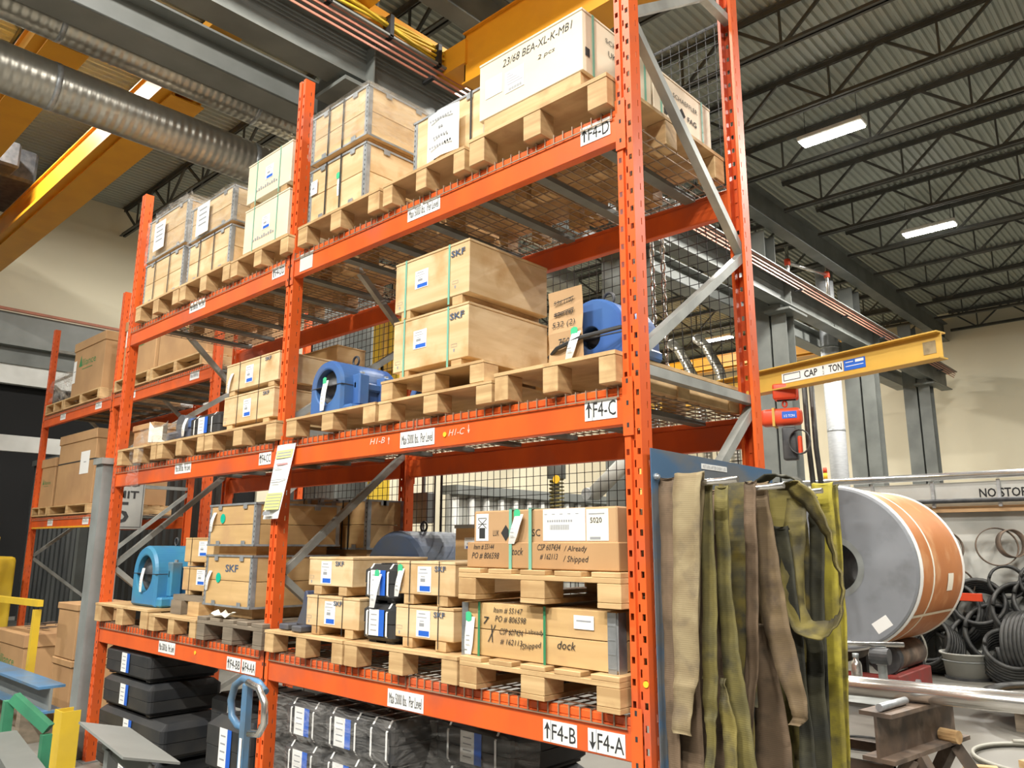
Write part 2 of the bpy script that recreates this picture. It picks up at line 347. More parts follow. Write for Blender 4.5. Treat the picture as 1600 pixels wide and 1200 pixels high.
o = MB('girder').ibar((-5.8, -16, 9.55), (-5.8, 29.5, 9.55), .3, .7, .03, .02).build('roof_girder')
tag(o, 'grey steel roof girder running over the crane column heads', 'girder')
for i, y in enumerate((5.0, 17.5)):                        # bridging rods
    tag(MB('truss').bar((-5.5, y, 9.56), (9, y + .01, 9.56), .03, .03).build('bridging_rod'), ('thin' if i else 'nearer thin') + ' bridging rod between roof joists', 'rod') if False else None
def lamp(x, y, label):
    t = thing('high_bay_lamp', label, 'lamp', (x, y, 9.35), 'high bay lamps hanging under the joists')
    MB('sign').box(x - .62, x + .62, y - .17, y + .17, 9.42, 9.52).build('housing', t, bevel=.02)
    MB('glow').box(x - .58, x + .58, y - .14, y + .14, 9.39, 9.42).build('diffuser', t)
    for s in (-.5, .5): MB('black').cyl((x + s, y, 9.52), (x + s, y, 10.28), .006, 5).build('hanger', t)
for i, (x, y) in enumerate(LAMPS):
    vis = {(-3.2, 11.8): 'largest glaring white high bay lamp at upper right', (-3.2, 18.1): 'glaring white high bay lamp below and right of the largest', (-12.3, 24.1): 'small white high bay lamp seen behind the rear rack post'}
    lamp(x, y, vis.get((x, y), 'high bay lamp in the %s, %s' % ({-3.2: 'row over the racks', 4.6: 'row right of the work area', -12.3: 'left bay row', 0.7: 'middle row before the racks'}[x], {-9.4: 'far behind the camera', -6.3: 'behind the camera', -.2: 'level with the rack front', 5.9: 'just behind the racks', 11.8: 'third from the far wall', 18.1: 'second from the far wall', 24.2: 'nearest the far wall', 24.1: 'nearest the far wall'}[y])))
    l = D.lights.new('lamp_light', 'AREA'); l.shape = 'RECTANGLE'; l.size = 1.15; l.size_y = .28; l.energy = LAMP_W * (1.3 if y < -3 or y > 10 else .85); l.color = (1, .965, .90)
    lo = D.objects.new('lamp_light', l); C.objects.link(lo); lo.location = (x, y, 9.37)

# ---------------------------------------------------------------- crane runway, columns, crane
t = thing('crane_runway', 'grey crane runway girder with copper conductor bars, on bracketed columns', 'girder', (-5.7, 12, 7.2))
MB('girder').ibar((-5.7, -8, 7.5), (-5.7, 28.6, 7.5), .36, .62, .03, .02).build('runway_girder', t)
MB('girderl').box(-6.0, -5.3, -8, 28.6, 7.81, 7.835).build('cap_channel', t)
MB('rust').box(-5.74, -5.66, -8, 28.6, 7.835, 7.93).build('crane_rail', t)
for k in range(4): MB('copper').box(-5.44 + k * .03, -5.425 + k * .03, -8, 28.6, 7.62 + k * .06, 7.65 + k * .06).build('conductor_bar', t)
s0 = MB('girder').box(-5.87, -5.53, 2.74, 2.76, 7.22, 7.78).build('stiffener', t)
for k in (-1, 1, 2, 3): inst(s0, t, (0, k * 6.1, 0))
h0 = MB('black').box(-5.5, -5.3, 3.5, 3.55, 7.56, 7.6).build('bar_hanger', t)
for k in range(-3, 9): inst(h0, t, (0, k * 2.9, 0)) if k else None
tag(MB('girderl').ibar((-7.0, -12, 7.55), (-7.0, 28, 7.55), .42, .5, .03, .02).build('neighbour_runway'), 'light grey runway girder of the neighbouring bay beside the ducts', 'girder')
def column(y, label):
    t = thing('steel_column', label, 'column', (-5.9, y, 0), None)
    c = MB('girder'); c.ibar((-5.8, y, 0), (-5.8, y, 7.0), .36, .45, .03, .02, upv=(0, 1, 0)); c.build('shaft', t)
    MB('girder').box(-6.03, -5.4, y - .5, y + .5, 7.0, 7.05).build('bracket_plate', t)
    b = MB('girder'); b.box(-5.95, -5.65, y - .42, y + .42, 7.05, 7.19); b.build('bracket', t)
    u = MB('girder'); u.ibar((-6.25, y + .1, .03), (-6.25, y + .1, 9.2), .42, .6, .03, .02, upv=(0, 1, 0)); u.build('upper_shaft', t)
    k = MB('girder'); k.box(-6.5, -6.0, y - .25, y + .25, 0, .03); k.build('base_plate', t)
for y, l in ((-3.4, 'grey H column left of the racks outside the frame'), (2.75, 'grey H column rising behind the middle rack upright to the runway'), (8.9, 'grey H column hidden behind the racks'),
             (15.0, 'nearest grey H column right of the racks, behind the red hoist'), (20.8, 'second grey H column, under the tip of the yellow jib beam'), (26.3, 'farthest grey H column at the end of the runway')): column(y, l)
# overhead bridge crane, right bay
t = thing('bridge_crane', 'orange-yellow overhead bridge crane with end truck, above the top shelf', 'crane', (-5, 3.8, 7.4))
def boxgird(x0, x1, y, z0, z1, w_=.4):
    b = MB('crane'); b.box(x0, x1, y - w_ / 2 + .04, y - w_ / 2 + .055, z0 + .02, z1 - .02); b.box(x0, x1, y + w_ / 2 - .055, y + w_ / 2 - .04, z0 + .02, z1 - .02)
    b.box(x0, x1, y - w_ / 2, y + w_ / 2, z0, z0 + .02); b.box(x0, x1, y - w_ / 2, y + w_ / 2, z1 - .02, z1); b.box(x0, x0 + .02, y - w_ / 2 + .04, y + w_ / 2 - .04, z0, z1); return b
boxgird(-5.0, 9, 3.95, 7.45, 8.2).build('bridge_girder', t)
boxgird(-5.3, 9, 2.35, 8.35, 8.9).build('bridge_girder', t)
MB('crane').box(-5.85, -5.5, 1.9, 4.35, 8.02, 8.3).build('end_truck', t, bevel=.01)
MB('crane').box(-5.5, -4.95, 3.75, 4.15, 7.75, 8.1).build('gusset', t); MB('crane').box(-5.5, -5.2, 2.15, 2.55, 8.1, 8.5).build('gusset', t)
for yy in (2.1, 4.15):
    MB('bore').cyl((-5.78, yy, 8.05), (-5.62, yy, 8.05), .12, 18).build('wheel', t, smooth=True)
    MB('jib').box(-5.55, -5.46, yy - .16, yy + .16, 7.97, 8.16).build('wheel_housing', t, bevel=.01)
b = MB('yellow')
for k in range(5): b.tube([(-5.38 + .03 * math.sin(k), y, 7.95 + .1 * k * .35 + .04 * math.sin(y * 3 + k)) for y in [1.2 + .25 * j for j in range(13)]], .02, 6)
stuff(b.build('cable_bundle', t, smooth=True))
for yy in (1.9, 2.8, 3.6): MB('black').box(-5.45, -5.3, yy, yy + .06, 7.8, 8.12).build('cable_clamp', t)
tag(MB('truss').tube([(-5.42, 1.0, 7.98), (-5.42, 2.5, 7.93), (-5.42, 4.6, 7.9)], .018, 6).build('festoon_wire'), 'thin dark festoon wire strung beside the end truck', 'wire')
# bridge cranes of the left bay
def lcrane(y, z, label, x1=-7.85):
    t = thing('bridge_crane', label, 'crane', (-12, y, z))
    boxgird(-18.5, x1, y, z, z + .55 if y > 20 else z + .72, .45).build('bridge_girder', t)
    MB('crane').box(-18.5, x1, y - .34, y - .2, z + .06, z + .12).build('ledge', t)
    MB('crane').box(x1 - .12, -6.8, y - .2, y + .2, 7.9, 8.05).build('end_truck', t); MB('crane').box(x1 - .12, x1, y - .2, y + .2, z + .6, 7.9).build('hanger_plate', t) if z < 7.3 else None
lcrane(1.45, 7.35, 'yellow crane girder crossing behind the two spiral ducts')
lcrane(.0, 7.4, 'yellow crane girder at the upper left corner')
lcrane(22.5, 7.75, 'far yellow crane girder seen behind the rear rack post')
t = thing('crane_trolley', 'dark hoist trolley riding the left crane girders, upper left edge', 'trolley', (-14.6, .75, 8.13))
MB('bore').box(-15.8, -13.9, .1, 1.3, 8.125, 8.75).build('gearbox', t, bevel=.05); MB('bore').cyl((-15.4, .0, 8.6), (-14.2, .0, 8.6), .2, 20).build('drum', t, smooth=True); MB('bore').box(-13.88, -13.4, .3, .9, 8.125, 8.6).build('motor', t, bevel=.04); MB('tin').box(-15.0, -14.6, .05, .09, 8.3, 8.5).build('cover_plate', t)
# spiral ducts
def duct(p, q, r, label, mk='duct'):
    p = Vector(p); q = Vector(q); L_ = (q - p).length
    t = thing('spiral_duct', label, 'duct', p); b = MB(mk); b.cyl((0, 0, 0), (0, 0, L_), r, 40); o = D.objects.new('duct_tube', b.mesh('duct_tube', smooth=True)); C.objects.link(o); o.parent = t
    o.rotation_euler = Vector((0, 0, 1)).rotation_difference((q - p).normalized()).to_euler(); ORG[o.name] = (0, 0, 0)
    for k in range(1, max(2, int(L_ / 2.4))):
        c = MB('tin'); c.cyl((0, 0, k * 2.4 - .03), (0, 0, k * 2.4 + .03), r * 1.015, 40); g = D.objects.new('joint_band', c.mesh('joint_band', smooth=True)); C.objects.link(g); g.parent = o
    return t
duct((-7.5, -5, 7.44), (-7.5, 9, 7.44), .21, 'upper of two galvanised spiral ducts at upper left')
duct((-7.5, -5, 6.65), (-7.5, 9, 6.65), .27, 'lower, wider galvanised spiral duct at upper left')
duct((-6.45, 19.6, 0), (-6.45, 19.6, 9.6), .24, 'tall vertical spiral duct between the columns right of the hoist', 'ductw')
for x, l in ((-9.6, 'left'), (-8.75, 'right')):
    t = thing('extraction_duct', l + ' one of two bent flexible ducts behind the mesh, below the far lamp', 'duct', (x, 17, 3))
    MB('duct').tube([(x - .5, 17, 7.5), (x - .2, 17, 7.2), (x + .2, 17, 6.4), (x + .35, 17, 5.6), (x + .55, 17, 4.8), (x + .55, 17, 1)], .14, 14).build('tube', t, smooth=True)
t = thing('sprinkler_pipe', 'vertical pipes with red fittings beside the tall spiral duct', 'pipe', (-6.3, 18, 8))
for x, y in ((-6.5, 17.2), (-6.1, 18.9)):
    MB('steel').cyl((x, y, 7.9), (x, y, 10.29), .05, 10).build('pipe', t, smooth=True)
    MB('red').cyl((x, y, 9.05), (x, y, 9.22), .08, 10).build('fitting', t)
MB('steel').cyl((-6.5, 17.2, 9.13), (-6.1, 18.9, 9.13), .05, 10).build('pipe', t, smooth=True)

# ---------------------------------------------------------------- pallet rack
PW, BW, ZT, DEP, HB = .076, 2.516, 4.60, 1.01, .147
ZD, ZC, ZB = 3.375, 2.205, 1.016
def post_mesh(h):
    prof = [(.0, .07), (.0, .055), (.0, .049), (.0, .043), (.0, .0), (.006, .0), (.020, .0), (.027, .0), (.030, .011), (.034, .011), (.042, .011), (.046, .011), (.049, 0), (.056, .0), (.070, .0), (.076, .0), (.076, .043), (.076, .049), (.076, .055), (.076, .07), (.061, .07)]
    prof = [(.015, .07)] + prof; p = .0742; zs = [0]; k = 0; typ = []
    while (k + 1) * p < h:
        z = k * p; zs += [z + .012, z + .035, z + .040, z + .068]; typ += ['-', 'h', '-', 's']; k += 1
    zs.append(h); typ.append('-'); b = MB('orange'); n = len(prof); b.add([(x, y, z) for z in zs for x, y in prof], [])
    for r in range(len(zs) - 1):
        ty = typ[r]
        for c in range(n - 1):
            if ty == 'h' and c in (6, 14): continue
            if ty == 's' and c == 10: continue
            if ty == 's' and c in (2, 17, 18)[:2] and zs[r + 1] - zs[r] < .03: continue
            b.f.append((r * n + c, r * n + c + 1, (r + 1) * n + c + 1, (r + 1) * n + c)); b.m.append(0)
    return b.mesh('upright_post')
PM = post_mesh(ZT)
def post(t, x, y, rear=False):
    o = D.objects.new('upright_post', PM); C.objects.link(o); o.parent = t; R0 = Vector(ORG[t.name])
    o.location = Vector((x + (PW if rear else 0), y, 0)) - R0
    if rear: o.rotation_euler = (0, 0, PI)
    s = o.modifiers.new('thick', 'SOLIDIFY'); s.thickness = .0025; s.offset = -1
    ORG[o.name] = ORG[t.name]; return o
def beam(t, x0, x1, z, y=0, rear=False):
    b = MB('orange'); s = 1 if not rear else -1
    ya, yb = (y, y + .045) if not rear else (y - .045, y)
    b.box(x0, x1, ya, yb, z - HB, z - .03); yc, yd = (ya, ya + .03) if not rear else (yb - .03, yb); b.box(x0, x1, yc, yd, z - .03, z)
    o = b.build('beam', t, bevel=.004)
    for xx in (x0 - .045, x1 - .002):
        c = MB('orange'); yy = y - .006 if not rear else y + .002
        c.box(xx, xx + .047, yy, yy + .004, z - .19, z + .035); c.build('connector', o)
        h = MB('ink')
        for zz in (.01, -.075, -.16): h.box(xx + .018, xx + .028, yy - .0006, yy + .004, z + zz, z + zz + .018)
        stuff(h.build('connector_slots', o))
    return o
def mkrack(label, xs, y0, d, braces, levels, beams_skip=()):
    t = thing('pallet_rack', label, 'rack', ((xs[0] + xs[-1]) / 2, y0, 0))
    for x in xs: post(t, x, y0); post(t, x, y0 + d, True)
    for x in xs:
        for (a, za), (b_, zb_) in braces:
            MB('brace').bar((x + .038, y0 + .03 + a * (d - .06), za), (x + .038, y0 + .03 + b_ * (d - .06), zb_), .04, .04).build('brace', t)
        for yy in (y0, y0 + d): MB('grey').box(x - .02, x + PW + .03, yy - .03 if yy == y0 else yy - .1, yy + .1 if yy == y0 else yy + .03, 0, .006).build('foot_plate', t)
    B = {}
    for i in range(len(xs) - 1):
        for z in levels:
            if (i, z) in beams_skip: continue
            B[(i, z)] = beam(t, xs[i] + PW, xs[i + 1], z, y0); beam(t, xs[i] + PW, xs[i + 1], z, y0 + d, True)
    return t, B
br = [((0, 4.3), (1, 4.3)), ((.02, 3.83), (.95, 4.45)), ((.05, 3.80), (1, 3.0)), ((1, 3.0), (.05, 2.36)), ((0, 2.28), (1, 2.28)), ((1, 2.24), (.05, 1.45)), ((.05, 1.42), (1, .7)), ((1, .66), (.0, .2))]
rack, B = mkrack('orange bolted pallet rack with three beam levels filling the frame', [-2 * BW, -BW, 0], 0, DEP, br, (ZD, ZC, ZB))
rack2, B2 = mkrack('second orange rack further back at left, holding tall brown cartons', [-10.45, -7.95, -5.45], .95, 1.05, br, (3.33, 1.95), ((1, 1.95),))
def blabel(bm, x, z, wd, h, txt, arrow=None, th=.64, mk='ink'):
    b = MB('white', mk); b.plate((x, -.0015, z), wd, h, 'f'); tx, tw = x, wd * .9
    if arrow:
        ax = x - wd * .37; s = 1 if arrow == 'up' else -1
        b.pl((ax, -.0035, z), [(-.004, -h * .36 * s), (.004, -h * .36 * s), (.004, h * .1 * s), (.016, h * .02 * s), (0, h * .42 * s), (-.016, h * .02 * s), (-.004, h * .1 * s)], 'f', 1)
        b.box(x - wd * .27, x - wd * .262, -.0032, -.002, z - h / 2, z + h / 2, 1); tx = x + wd * .12; tw = wd * .7
    b.text(txt, (tx, -.0025, z), tw, h * th, 'f', 1); b.build('beam_label', bm)
for z, k in ((ZD, 'F4-D'), (ZC, 'F4-C')):
    zz = z - .075 if z == ZC else z - .06
    blabel(B[(1, z)], -.108, zz, .155, .082, k, 'up', .72); 
blabel(B[(1, ZB)], -.328, .917, .165, .078, 'F4-B', 'up', .72); blabel(B[(1, ZB)], -.112, .917, .165, .078, 'F4-A', 'down', .72)
blabel(B[(1, ZD)], -1.21, 3.305, .255, .075, 'Max 5000 lbs.  Per Level', th=.6); blabel(B[(1, ZC)], -1.21, 2.115, .255, .078, 'Max 5000 lbs.  Per Level', th=.6); blabel(B[(1, ZB)], -1.24, .915, .255, .078, 'Max 5000 lbs.  Per Level', th=.6)
for z, zz in ((ZD, 3.325), (ZC, 2.135), (ZB, .93)): blabel(B[(0, z)], -3.745, zz, .25, .075, 'Max 5000 lbs.  Per Level', th=.6)
blabel(B[(0, ZD)], -2.62, 3.31, .15, .075, 'F4-DD', 'up'); blabel(B[(0, ZC)], -2.63, 2.12, .14, .075, 'F4-CC', 'up')
blabel(B[(0, ZB)], -2.83, .915, .165, .075, 'F4-BB', 'up'); blabel(B[(0, ZB)], -2.655, .915, .155, .075, 'F4-AA', 'down')
MB('sign').plate((-2.30, -.0015, 3.30), .14, .11, 'f').build('beam_label', B[(1, ZD)])
b = MB('chalk'); b.text('H1-B', (-1.52, -.0005, 2.13), .12, .03, 'f', shear=.3); b.text('H1-C', (-.93, -.0005, 2.12), .10, .03, 'f', shear=.3)
for xx, s in ((-1.43, 1), (-.85, -1)): b.pl((xx, -.002, 2.125), [(-.002, -.02 * s), (.002, -.02 * s), (.002, .005 * s), (.009, .0), (0, .02 * s), (-.009, .0), (-.002, .005 * s)], 'f')
b.build('chalk_marks', B[(1, ZC)])
def dot(x, z, p): b = MB('ydot'); b.cyl((x, -.002, z), (x, -.004, z), .012, 14); b.build('dot_sticker', p)
dot(-1.01, 2.115, B[(1, ZC)]); dot(-3.33, .935, B[(0, ZB)])
b = MB('ydot'); b.cyl((.064, -.001, 1.135), (.064, -.004, 1.135), .011, 14); b.build('dot_sticker', rack)
# beam-level labels of the second rack
for (i, z), bm in B2.items():
    for xx in ((-9.6, -8.35) if i == 0 else (-7.35, -5.8)):
        q = MB('white', 'gink'); q.plate((xx, .9485, z - .07), .2, .085, 'f'); q.text('Max 5000 lbs.', (xx, .947, z - .07), .17, .04, 'f', 1); q.build('beam_label', bm)
b = MB('yellow', 'ink')
for k in range(50): b.box(-10.3 + k * .046, -10.3 + k * .046 + .023, .946, .9495, 1.805, 1.825, k % 2 * 0)
b.build('yellow_strip', B2[(0, 1.95)])

# wire decks
def deckproto(w_):
    t = thing('wire_deck', 'x', 'deck', (0, 0, 0), 'galvanised wire decks on the rack beams')
    b = MB('wire'); n = int(w_ / .0508); r = .0024
    for k in range(n + 1):
        x = .006 + k * (w_ - .012) / n
        b.box(x - r, x + r, -.006, DEP - .02, 0, 2 * r); b.box(x - r, x + r, -.008, -.004, -.04, 2 * r)
    for k in range(11): b.box(0, w_, .04 + k * .093 - r, .04 + k * .093 + r, 2 * r, 4 * r)
    b.box(0, w_, -.011, -.007, -.042, -.037); stuff(b.build('wire_mesh', t))
    c0 = None
    for k in range(3):
        c = MB('channel'); x = w_ * (.17 + .33 * k); c.box(x - .03, x + .03, .047, DEP - .05, -.026, -.002); c.build('support_channel', t)
    return t
dk = deckproto(1.2); first = True
def putdeck(x, y, z, label, grp):
    global first
    if first: dk.location = (x, y, z); dk['label'] = label; dk['group'] = grp; first = False; return dk
    return dup(dk, (x, y, z), label, grp)
for bay, x0 in (('right', -2.43), ('left', -4.946)):
    for lv, z in (('top', ZD), ('middle', ZC), ('bottom', ZB)):
        for s, dx in (('left', 0), ('right', 1.215)):
            putdeck(x0 + dx, 0, z + .002, '%s-hand wire deck on the %s beams of the %s bay' % (s, lv, bay), 'wire decks of the near rack')
for x0 in (-10.36, -7.86):
    for z in (3.33, 1.95) if x0 < -9 else (3.33,):
        for dx in (0, 1.21): putdeck(x0 + dx, .95, z + .002, '%s-hand wire deck on the %s beams of the second rack, %s bay' % ('right' if dx else 'left', 'upper' if z > 3 else 'lower', 'left' if x0 < -9 else 'right'), 'wire decks of the second rack')
# black mesh panels on the back
def meshpanel(x0, x1, z0, z1, label):
    t = thing('mesh_panel', label, 'mesh', ((x0 + x1) / 2, 1.13, z0)); b = MB('black'); p = .056; k = x0; r = .0017
    while k < x1: b.box(k - r, k + r, 1.128, 1.131, z0, z1); k += p
    k = z0
    while k < z1: b.box(x0, x1, 1.125, 1.128, k - r, k + r); k += p
    stuff(b.build('wire_mesh', t))
    for xx in (x0, x1 - .01): MB('black').box(xx, xx + .01, 1.132, 1.14, z0, z1).build('frame_bar', t)
    for xx in (x0 + .15, x1 - .2):
        for z in (ZC, ZD): MB('black').box(xx, xx + .03, 1.0102, 1.1245, z - .09, z - .07).build('fixing_clip', t)
    MB('black').box(x0 + .01, x1 - .01, 1.132, 1.14, z1 - .012, z1).build('frame_bar', t)
meshpanel(-2.3, -.06, .9, 4.45, 'black wire mesh panel closing the back of the right bay')
meshpanel(-4.0, -2.36, .9, 4.1, 'black wire mesh panel closing the back of the left bay')
t = thing('electrical_box', 'flat grey junction box on a conduit behind the middle upright', 'box', (-2.63, 1.2, 1.75))
MB('grey').box(-2.735, -2.52, 1.2, 1.27, 1.76, 1.975).build('enclosure', t, bevel=.006); MB('grey').cyl((-2.6, 1.235, 1.975), (-2.6, 1.235, 4.2), .014, 8).build('conduit', t); MB('grey').cyl((-2.6, 1.235, .0), (-2.6, 1.235, 1.76), .014, 8).build('conduit', t)

# ---------------------------------------------------------------- pallets
def pallet_proto(kind):
    t = thing('wooden_pallet', 'x', 'pallet', (0, 0, 0)); W, Dp = .8, 1.0; wd = {'grey': 'oldwood'}.get(kind, 'wood')
    if kind == 'skid':
        MB('wood').box(0, W, 0, Dp, .126, .144).build('deck_sheet', t); bs = [(x, y) for x in (.0, .345, .7) for y in (0, .45, .9)]
        for x, y in bs:
            MB('wood').box(x if x else .002, x + .1 if x < .69 else .798, y + .002, y + .098, .0, .1255).build('block', t, bevel=.003)
    elif kind in ('euro', 'grey'):
        for k in range(5): MB(wd).box(k * .169, k * .169 + (.123 if k % 2 else .124), 0, Dp, .123, .144).build('deck_board', t, bevel=.002)
        for y in (0, .43, .86): MB(wd).box(0, W, y, y + .14, .1, .1225).build('stringer', t, bevel=.002)
        for x in (0, .34, .7):
            for y in (0, .43, .88): MB(wd).box(x, x + .1 + (.02 if x == .34 else 0), y, y + .12, .0225, .0995).build('block', t, bevel=.003)
            MB(wd).box(x, x + .1 + (.02 if x == .34 else 0), 0, Dp, 0, .022).build('bottom_board', t, bevel=.002)
    else:
        for k in range(7): MB(wd).box(0, W, k * .15, k * .15 + .1, .126, .144).build('deck_board', t, bevel=.002)
        for x in (0, .38, .76): MB(wd).box(x, x + .04, 0, Dp, .018, .1255).build('stringer', t)
        for k in range(4): MB(wd).box(0, W, k * .3, k * .3 + .1, 0, .0175).build('bottom_board', t, bevel=.002)
    return t
PP = {k: pallet_proto(k) for k in ('skid', 'euro', 'grey', 'slat')}; PU = set()
def pallet(kind, x0, x1, z0, h, label, y=-.05, d=1.0):
    sc_ = ((x1 - x0) / .8, d, h / .144)
    if kind not in PU: o = PP[kind]; PU.add(kind); o.location = (x0, y, z0); o.scale = sc_; o['label'] = label; kids_ = KIDS.setdefault(o.name, [(c, kids(c)) for c in kids(o)]); return o
    return dup(PP[kind], (x0, y, z0), label, None, None, sc_)
zb, zc, zd = ZB + .013, ZC + .013, ZD + .013
pallet('skid', -2.42, -1.68, zb, .115, 'pallet under the left pair of small crates on the lowest shelf')
pallet('skid', -1.665, -.85, zb, .115, 'pallet under the black cases and small crates on the lowest shelf')
pallet('euro', -.835, -.015, zb, .125, 'pallet with burnt stamp under the hinged crate marked in pen')
pallet('euro', -.85, .0, 1.385, .128, 'upper pallet between the hinged crate and the strapped carton')
pallet('skid', -2.335, -1.49, zc, .105, 'small pallet under the blue bearing housing on the middle shelf')
pallet('skid', -1.465, -.66, zc, .1, 'lower pallet of the doubled pair under two strapped crates')
pallet('skid', -1.45, -.71, 2.32, .1, 'upper pallet of the doubled pair under two strapped crates')
pallet('skid', -.645, .0, zc, .125, 'pallet under the strapped blue housing at the right end')
pallet('skid', -2.34, -1.53, zd, .125, 'pallet under the film-wrapped double crate on the top shelf')
pallet('skid', -1.5, -.86, zd, .125, 'pallet under the long crate with a paper notice on the top shelf')
pallet('skid', -.83, -.01, zd, .14, 'pallet under the pale crates at the right end of the top shelf')
pallet('skid', -4.78, -3.99, zd, .13, 'leftmost pallet on the top shelf of the left bay'); pallet('skid', -3.965, -3.2, zd, .13, 'middle pallet on the top shelf of the left bay'); pallet('skid', -3.18, -2.45, zd, .12, 'pallet under the two pale crates left of the middle upright')
pallet('skid', -4.84, -4.12, zc, .125, 'leftmost pallet on the middle shelf of the left bay'); pallet('skid', -4.1, -3.37, zc, .12, 'middle pallet on the middle shelf of the left bay'); pallet('skid', -3.35, -2.45, zc, .115, 'pallet under two small crates on the middle shelf, left bay')
pallet('skid', -4.96, -3.99, zb, .135, 'pallet under the large blue bearing housing at left'); pallet('skid', -3.96, -3.26, zb, .11, 'pale pallet beside the grey weathered pallet'); pallet('grey', -3.24, -2.45, zb, .14, 'grey weathered pallet under the two hinged crates')

# ---------------------------------------------------------------- crates
def taghang(par, x, y, z, h=.12, w_=.035, bend=.02, sticker=True, face='f'):
    b = MB('white', 'gst', 'gink'); n = 8; vs = []
    for i in range(n + 1):
        t = i / n; ww = w_ * (1 - .0 * t) * (1 if t < .7 else 1 - (t - .7) * .9)
        cx = -bend * t * t * 1.5
        for s in (-1, 1): vs.append((x + cx + s * ww / 2, y - .004 - bend * math.sin(t * PI) * .5, z - t * h))
    b.add(vs, [(2 * i, 2 * i + 1, 2 * i + 3, 2 * i + 2) for i in range(n)])
    if sticker: b.pl((x - .01, y - .007, z + .0), [(.024 * math.cos(a * PI / 4) * (1 if a % 2 else .75), .022 * math.sin(a * PI / 4)) for a in range(8)], 'f', 1)
    for k in range(3): b.box(x - bend * .9 - w_ * .25, x - bend * .9 + w_ * .2, y - .0085 - bend * .35, y - .008 - bend * .35, z - h * (.5 + .12 * k), z - h * (.5 + .12 * k) + .002, 2)
    return b.build('paper_tag', par)
def slabel(par, x, y, z, w_, h, band=True, face='f'):
    b = MB('white', 'brandblue', 'gink'); b.plate((x, y, z), w_, h, face)
    if band: b.plate((x + .06 * w_ if face == 'f' else x + .0013, y - .0013 if face == 'f' else y + .06 * w_, z - h * .36), w_ * .76, h * .2, face, 1, .0004)
    for k, (wk, hh) in enumerate(((.5, .04), (.7, .03), (.3, .03), (.35, .13))):
        b.plate((x - .1 * w_ if face == 'f' else x + .0013, y - .0013 if face == 'f' else y - .1 * w_, z + h * (.38 - .14 * k)), w_ * wk, h * hh, face, 2, .0004)
    return b.build('shipping_label', par)
def vlabel(par, x, y, z, w_, h):                           # tall label with blue edge, for the cases
    b = MB('white', 'brandblue', 'gink'); b.plate((x - w_ * .17, y, z), w_ * .66, h); b.plate((x + w_ * .33, y, z), w_ * .34, h, m=1)
    for k in range(4): b.plate((x - w_ * .17, y - .0013, z + h * (.3 - .2 * k)), w_ * .4, h * .04, m=2, th=.0004)
    return b.build('shipping_label', par)
def crate(x0, x1, y0, y1, z0, z1, label, feet=.04, mk='ply', straps=(), sm='strap', sw=.012, lab=None, txt=None, group=None, lidk=True, hidden_text=None, name='plywood_crate'):
    t = thing(name, label, 'crate', ((x0 + x1) / 2, y0, z0), group); zb_ = z0 + feet
    MB(mk).box(x0, x1, y0, y1, zb_, z1 - .013).build('body', t, bevel=.003)
    MB(mk).box(x0 - .002, x1 + .002, y0 - .002, y1 + .002, z1 - .0125, z1).build('lid', t, bevel=.002)
    if feet:
        fw_ = .07
        for xa in (x0 + .05, x1 - .05 - fw_): MB('wood').box(xa, xa + fw_, y0 + .004, y1 - .01, z0, zb_ - .0005).build('skid', t, bevel=.002)
    for xs in straps:
        b = MB(sm); e = .002; b.box(xs, xs + sw, y0 - .0035, y0 - .0025, z0 + feet * .2, z1 + e); b.box(xs, xs + sw, y0 - .0035, y1 + .0035, z1 + .0005, z1 + e); b.box(xs, xs + sw, y1 + .0025, y1 + .0035, zb_, z1 + e); b.build('strap', t)
    if lab: slabel(t, lab[0], y0 - .001, lab[1], lab[2], lab[3])
    if txt:
        b = MB('navyink'); s, tx, tz, tw, th = txt; b.text(s, (tx, y0, tz), tw, th, 'f', off=.0042); b.build('stencil', t)
    return t
def smallmarks(t, x, y, z):
    b = MB('gink'); b.box(x - .02, x + .02, y - .0012, y - .0008, z, z + .001); b.box(x - .02, x + .02, y - .0012, y - .0008, z - .014, z - .013); b.box(x - .02, x - .019, y - .0012, y - .0008, z - .014, z); b.box(x + .019, x + .02, y - .0012, y - .0008, z - .014, z)
    b.pl((x - .0, y - .0012, z - .03), [(-.004, -.008), (.004, -.008), (.004, 0), (.008, 0), (0, .01), (-.008, 0), (-.004, 0)], 'f'); b.build('handling_marks', t)
g = 'small strapped crates'
G = 'SKF'
# middle shelf, right bay: the two big ones
for z0, z1, l in ((2.422, 2.735, 'lower of two big plywood crates with green straps'), (2.737, 3.052, 'upper of two big plywood crates with green straps')):
    t = crate(-1.42, -.865, 0, .57, z0, z1, l, .045, 'ply', (-1.34, -1.01), 'strap', .013, (-1.21, z0 + .19, .10, .095), (G, -.94, z1 - .055, .10, .032)); smallmarks(t, -.96, 0, z0 + .12); smallmarks(t, -1.38, 0, z0 + .1)
# lowest shelf right bay small crates
def scr(x0, x1, z0, z1, l, st, tx, lx, y0=0, y1=.5, feet=.045):
    t = crate(x0, x1, y0, y1, z0, z1, l, feet, 'ply', st, 'bstrap', .005, (lx, (z0 + feet + z1) / 2 - .005, .095, .115), (G, tx, z1 - .032, .075, .024)); smallmarks(t, x0 + .03, y0, z0 + feet + .05); return t
scr(-2.09, -1.62, 1.146, 1.345, 'lower small crate beside the black cases, left pair', (-1.985, -1.76), -1.80, -1.87)
scr(-2.085, -1.69, 1.352, 1.545, 'upper small crate beside the black cases, left pair', (), -1.80, -1.92)
scr(-1.33, -.93, 1.146, 1.335, 'lower small crate between the black cases and hinged crate', (-1.235, -1.03), -1.02, -1.13)
scr(-1.33, -.925, 1.34, 1.535, 'upper small crate between the black cases and hinged crate', (-1.235, -1.03), -1.02, -1.13)
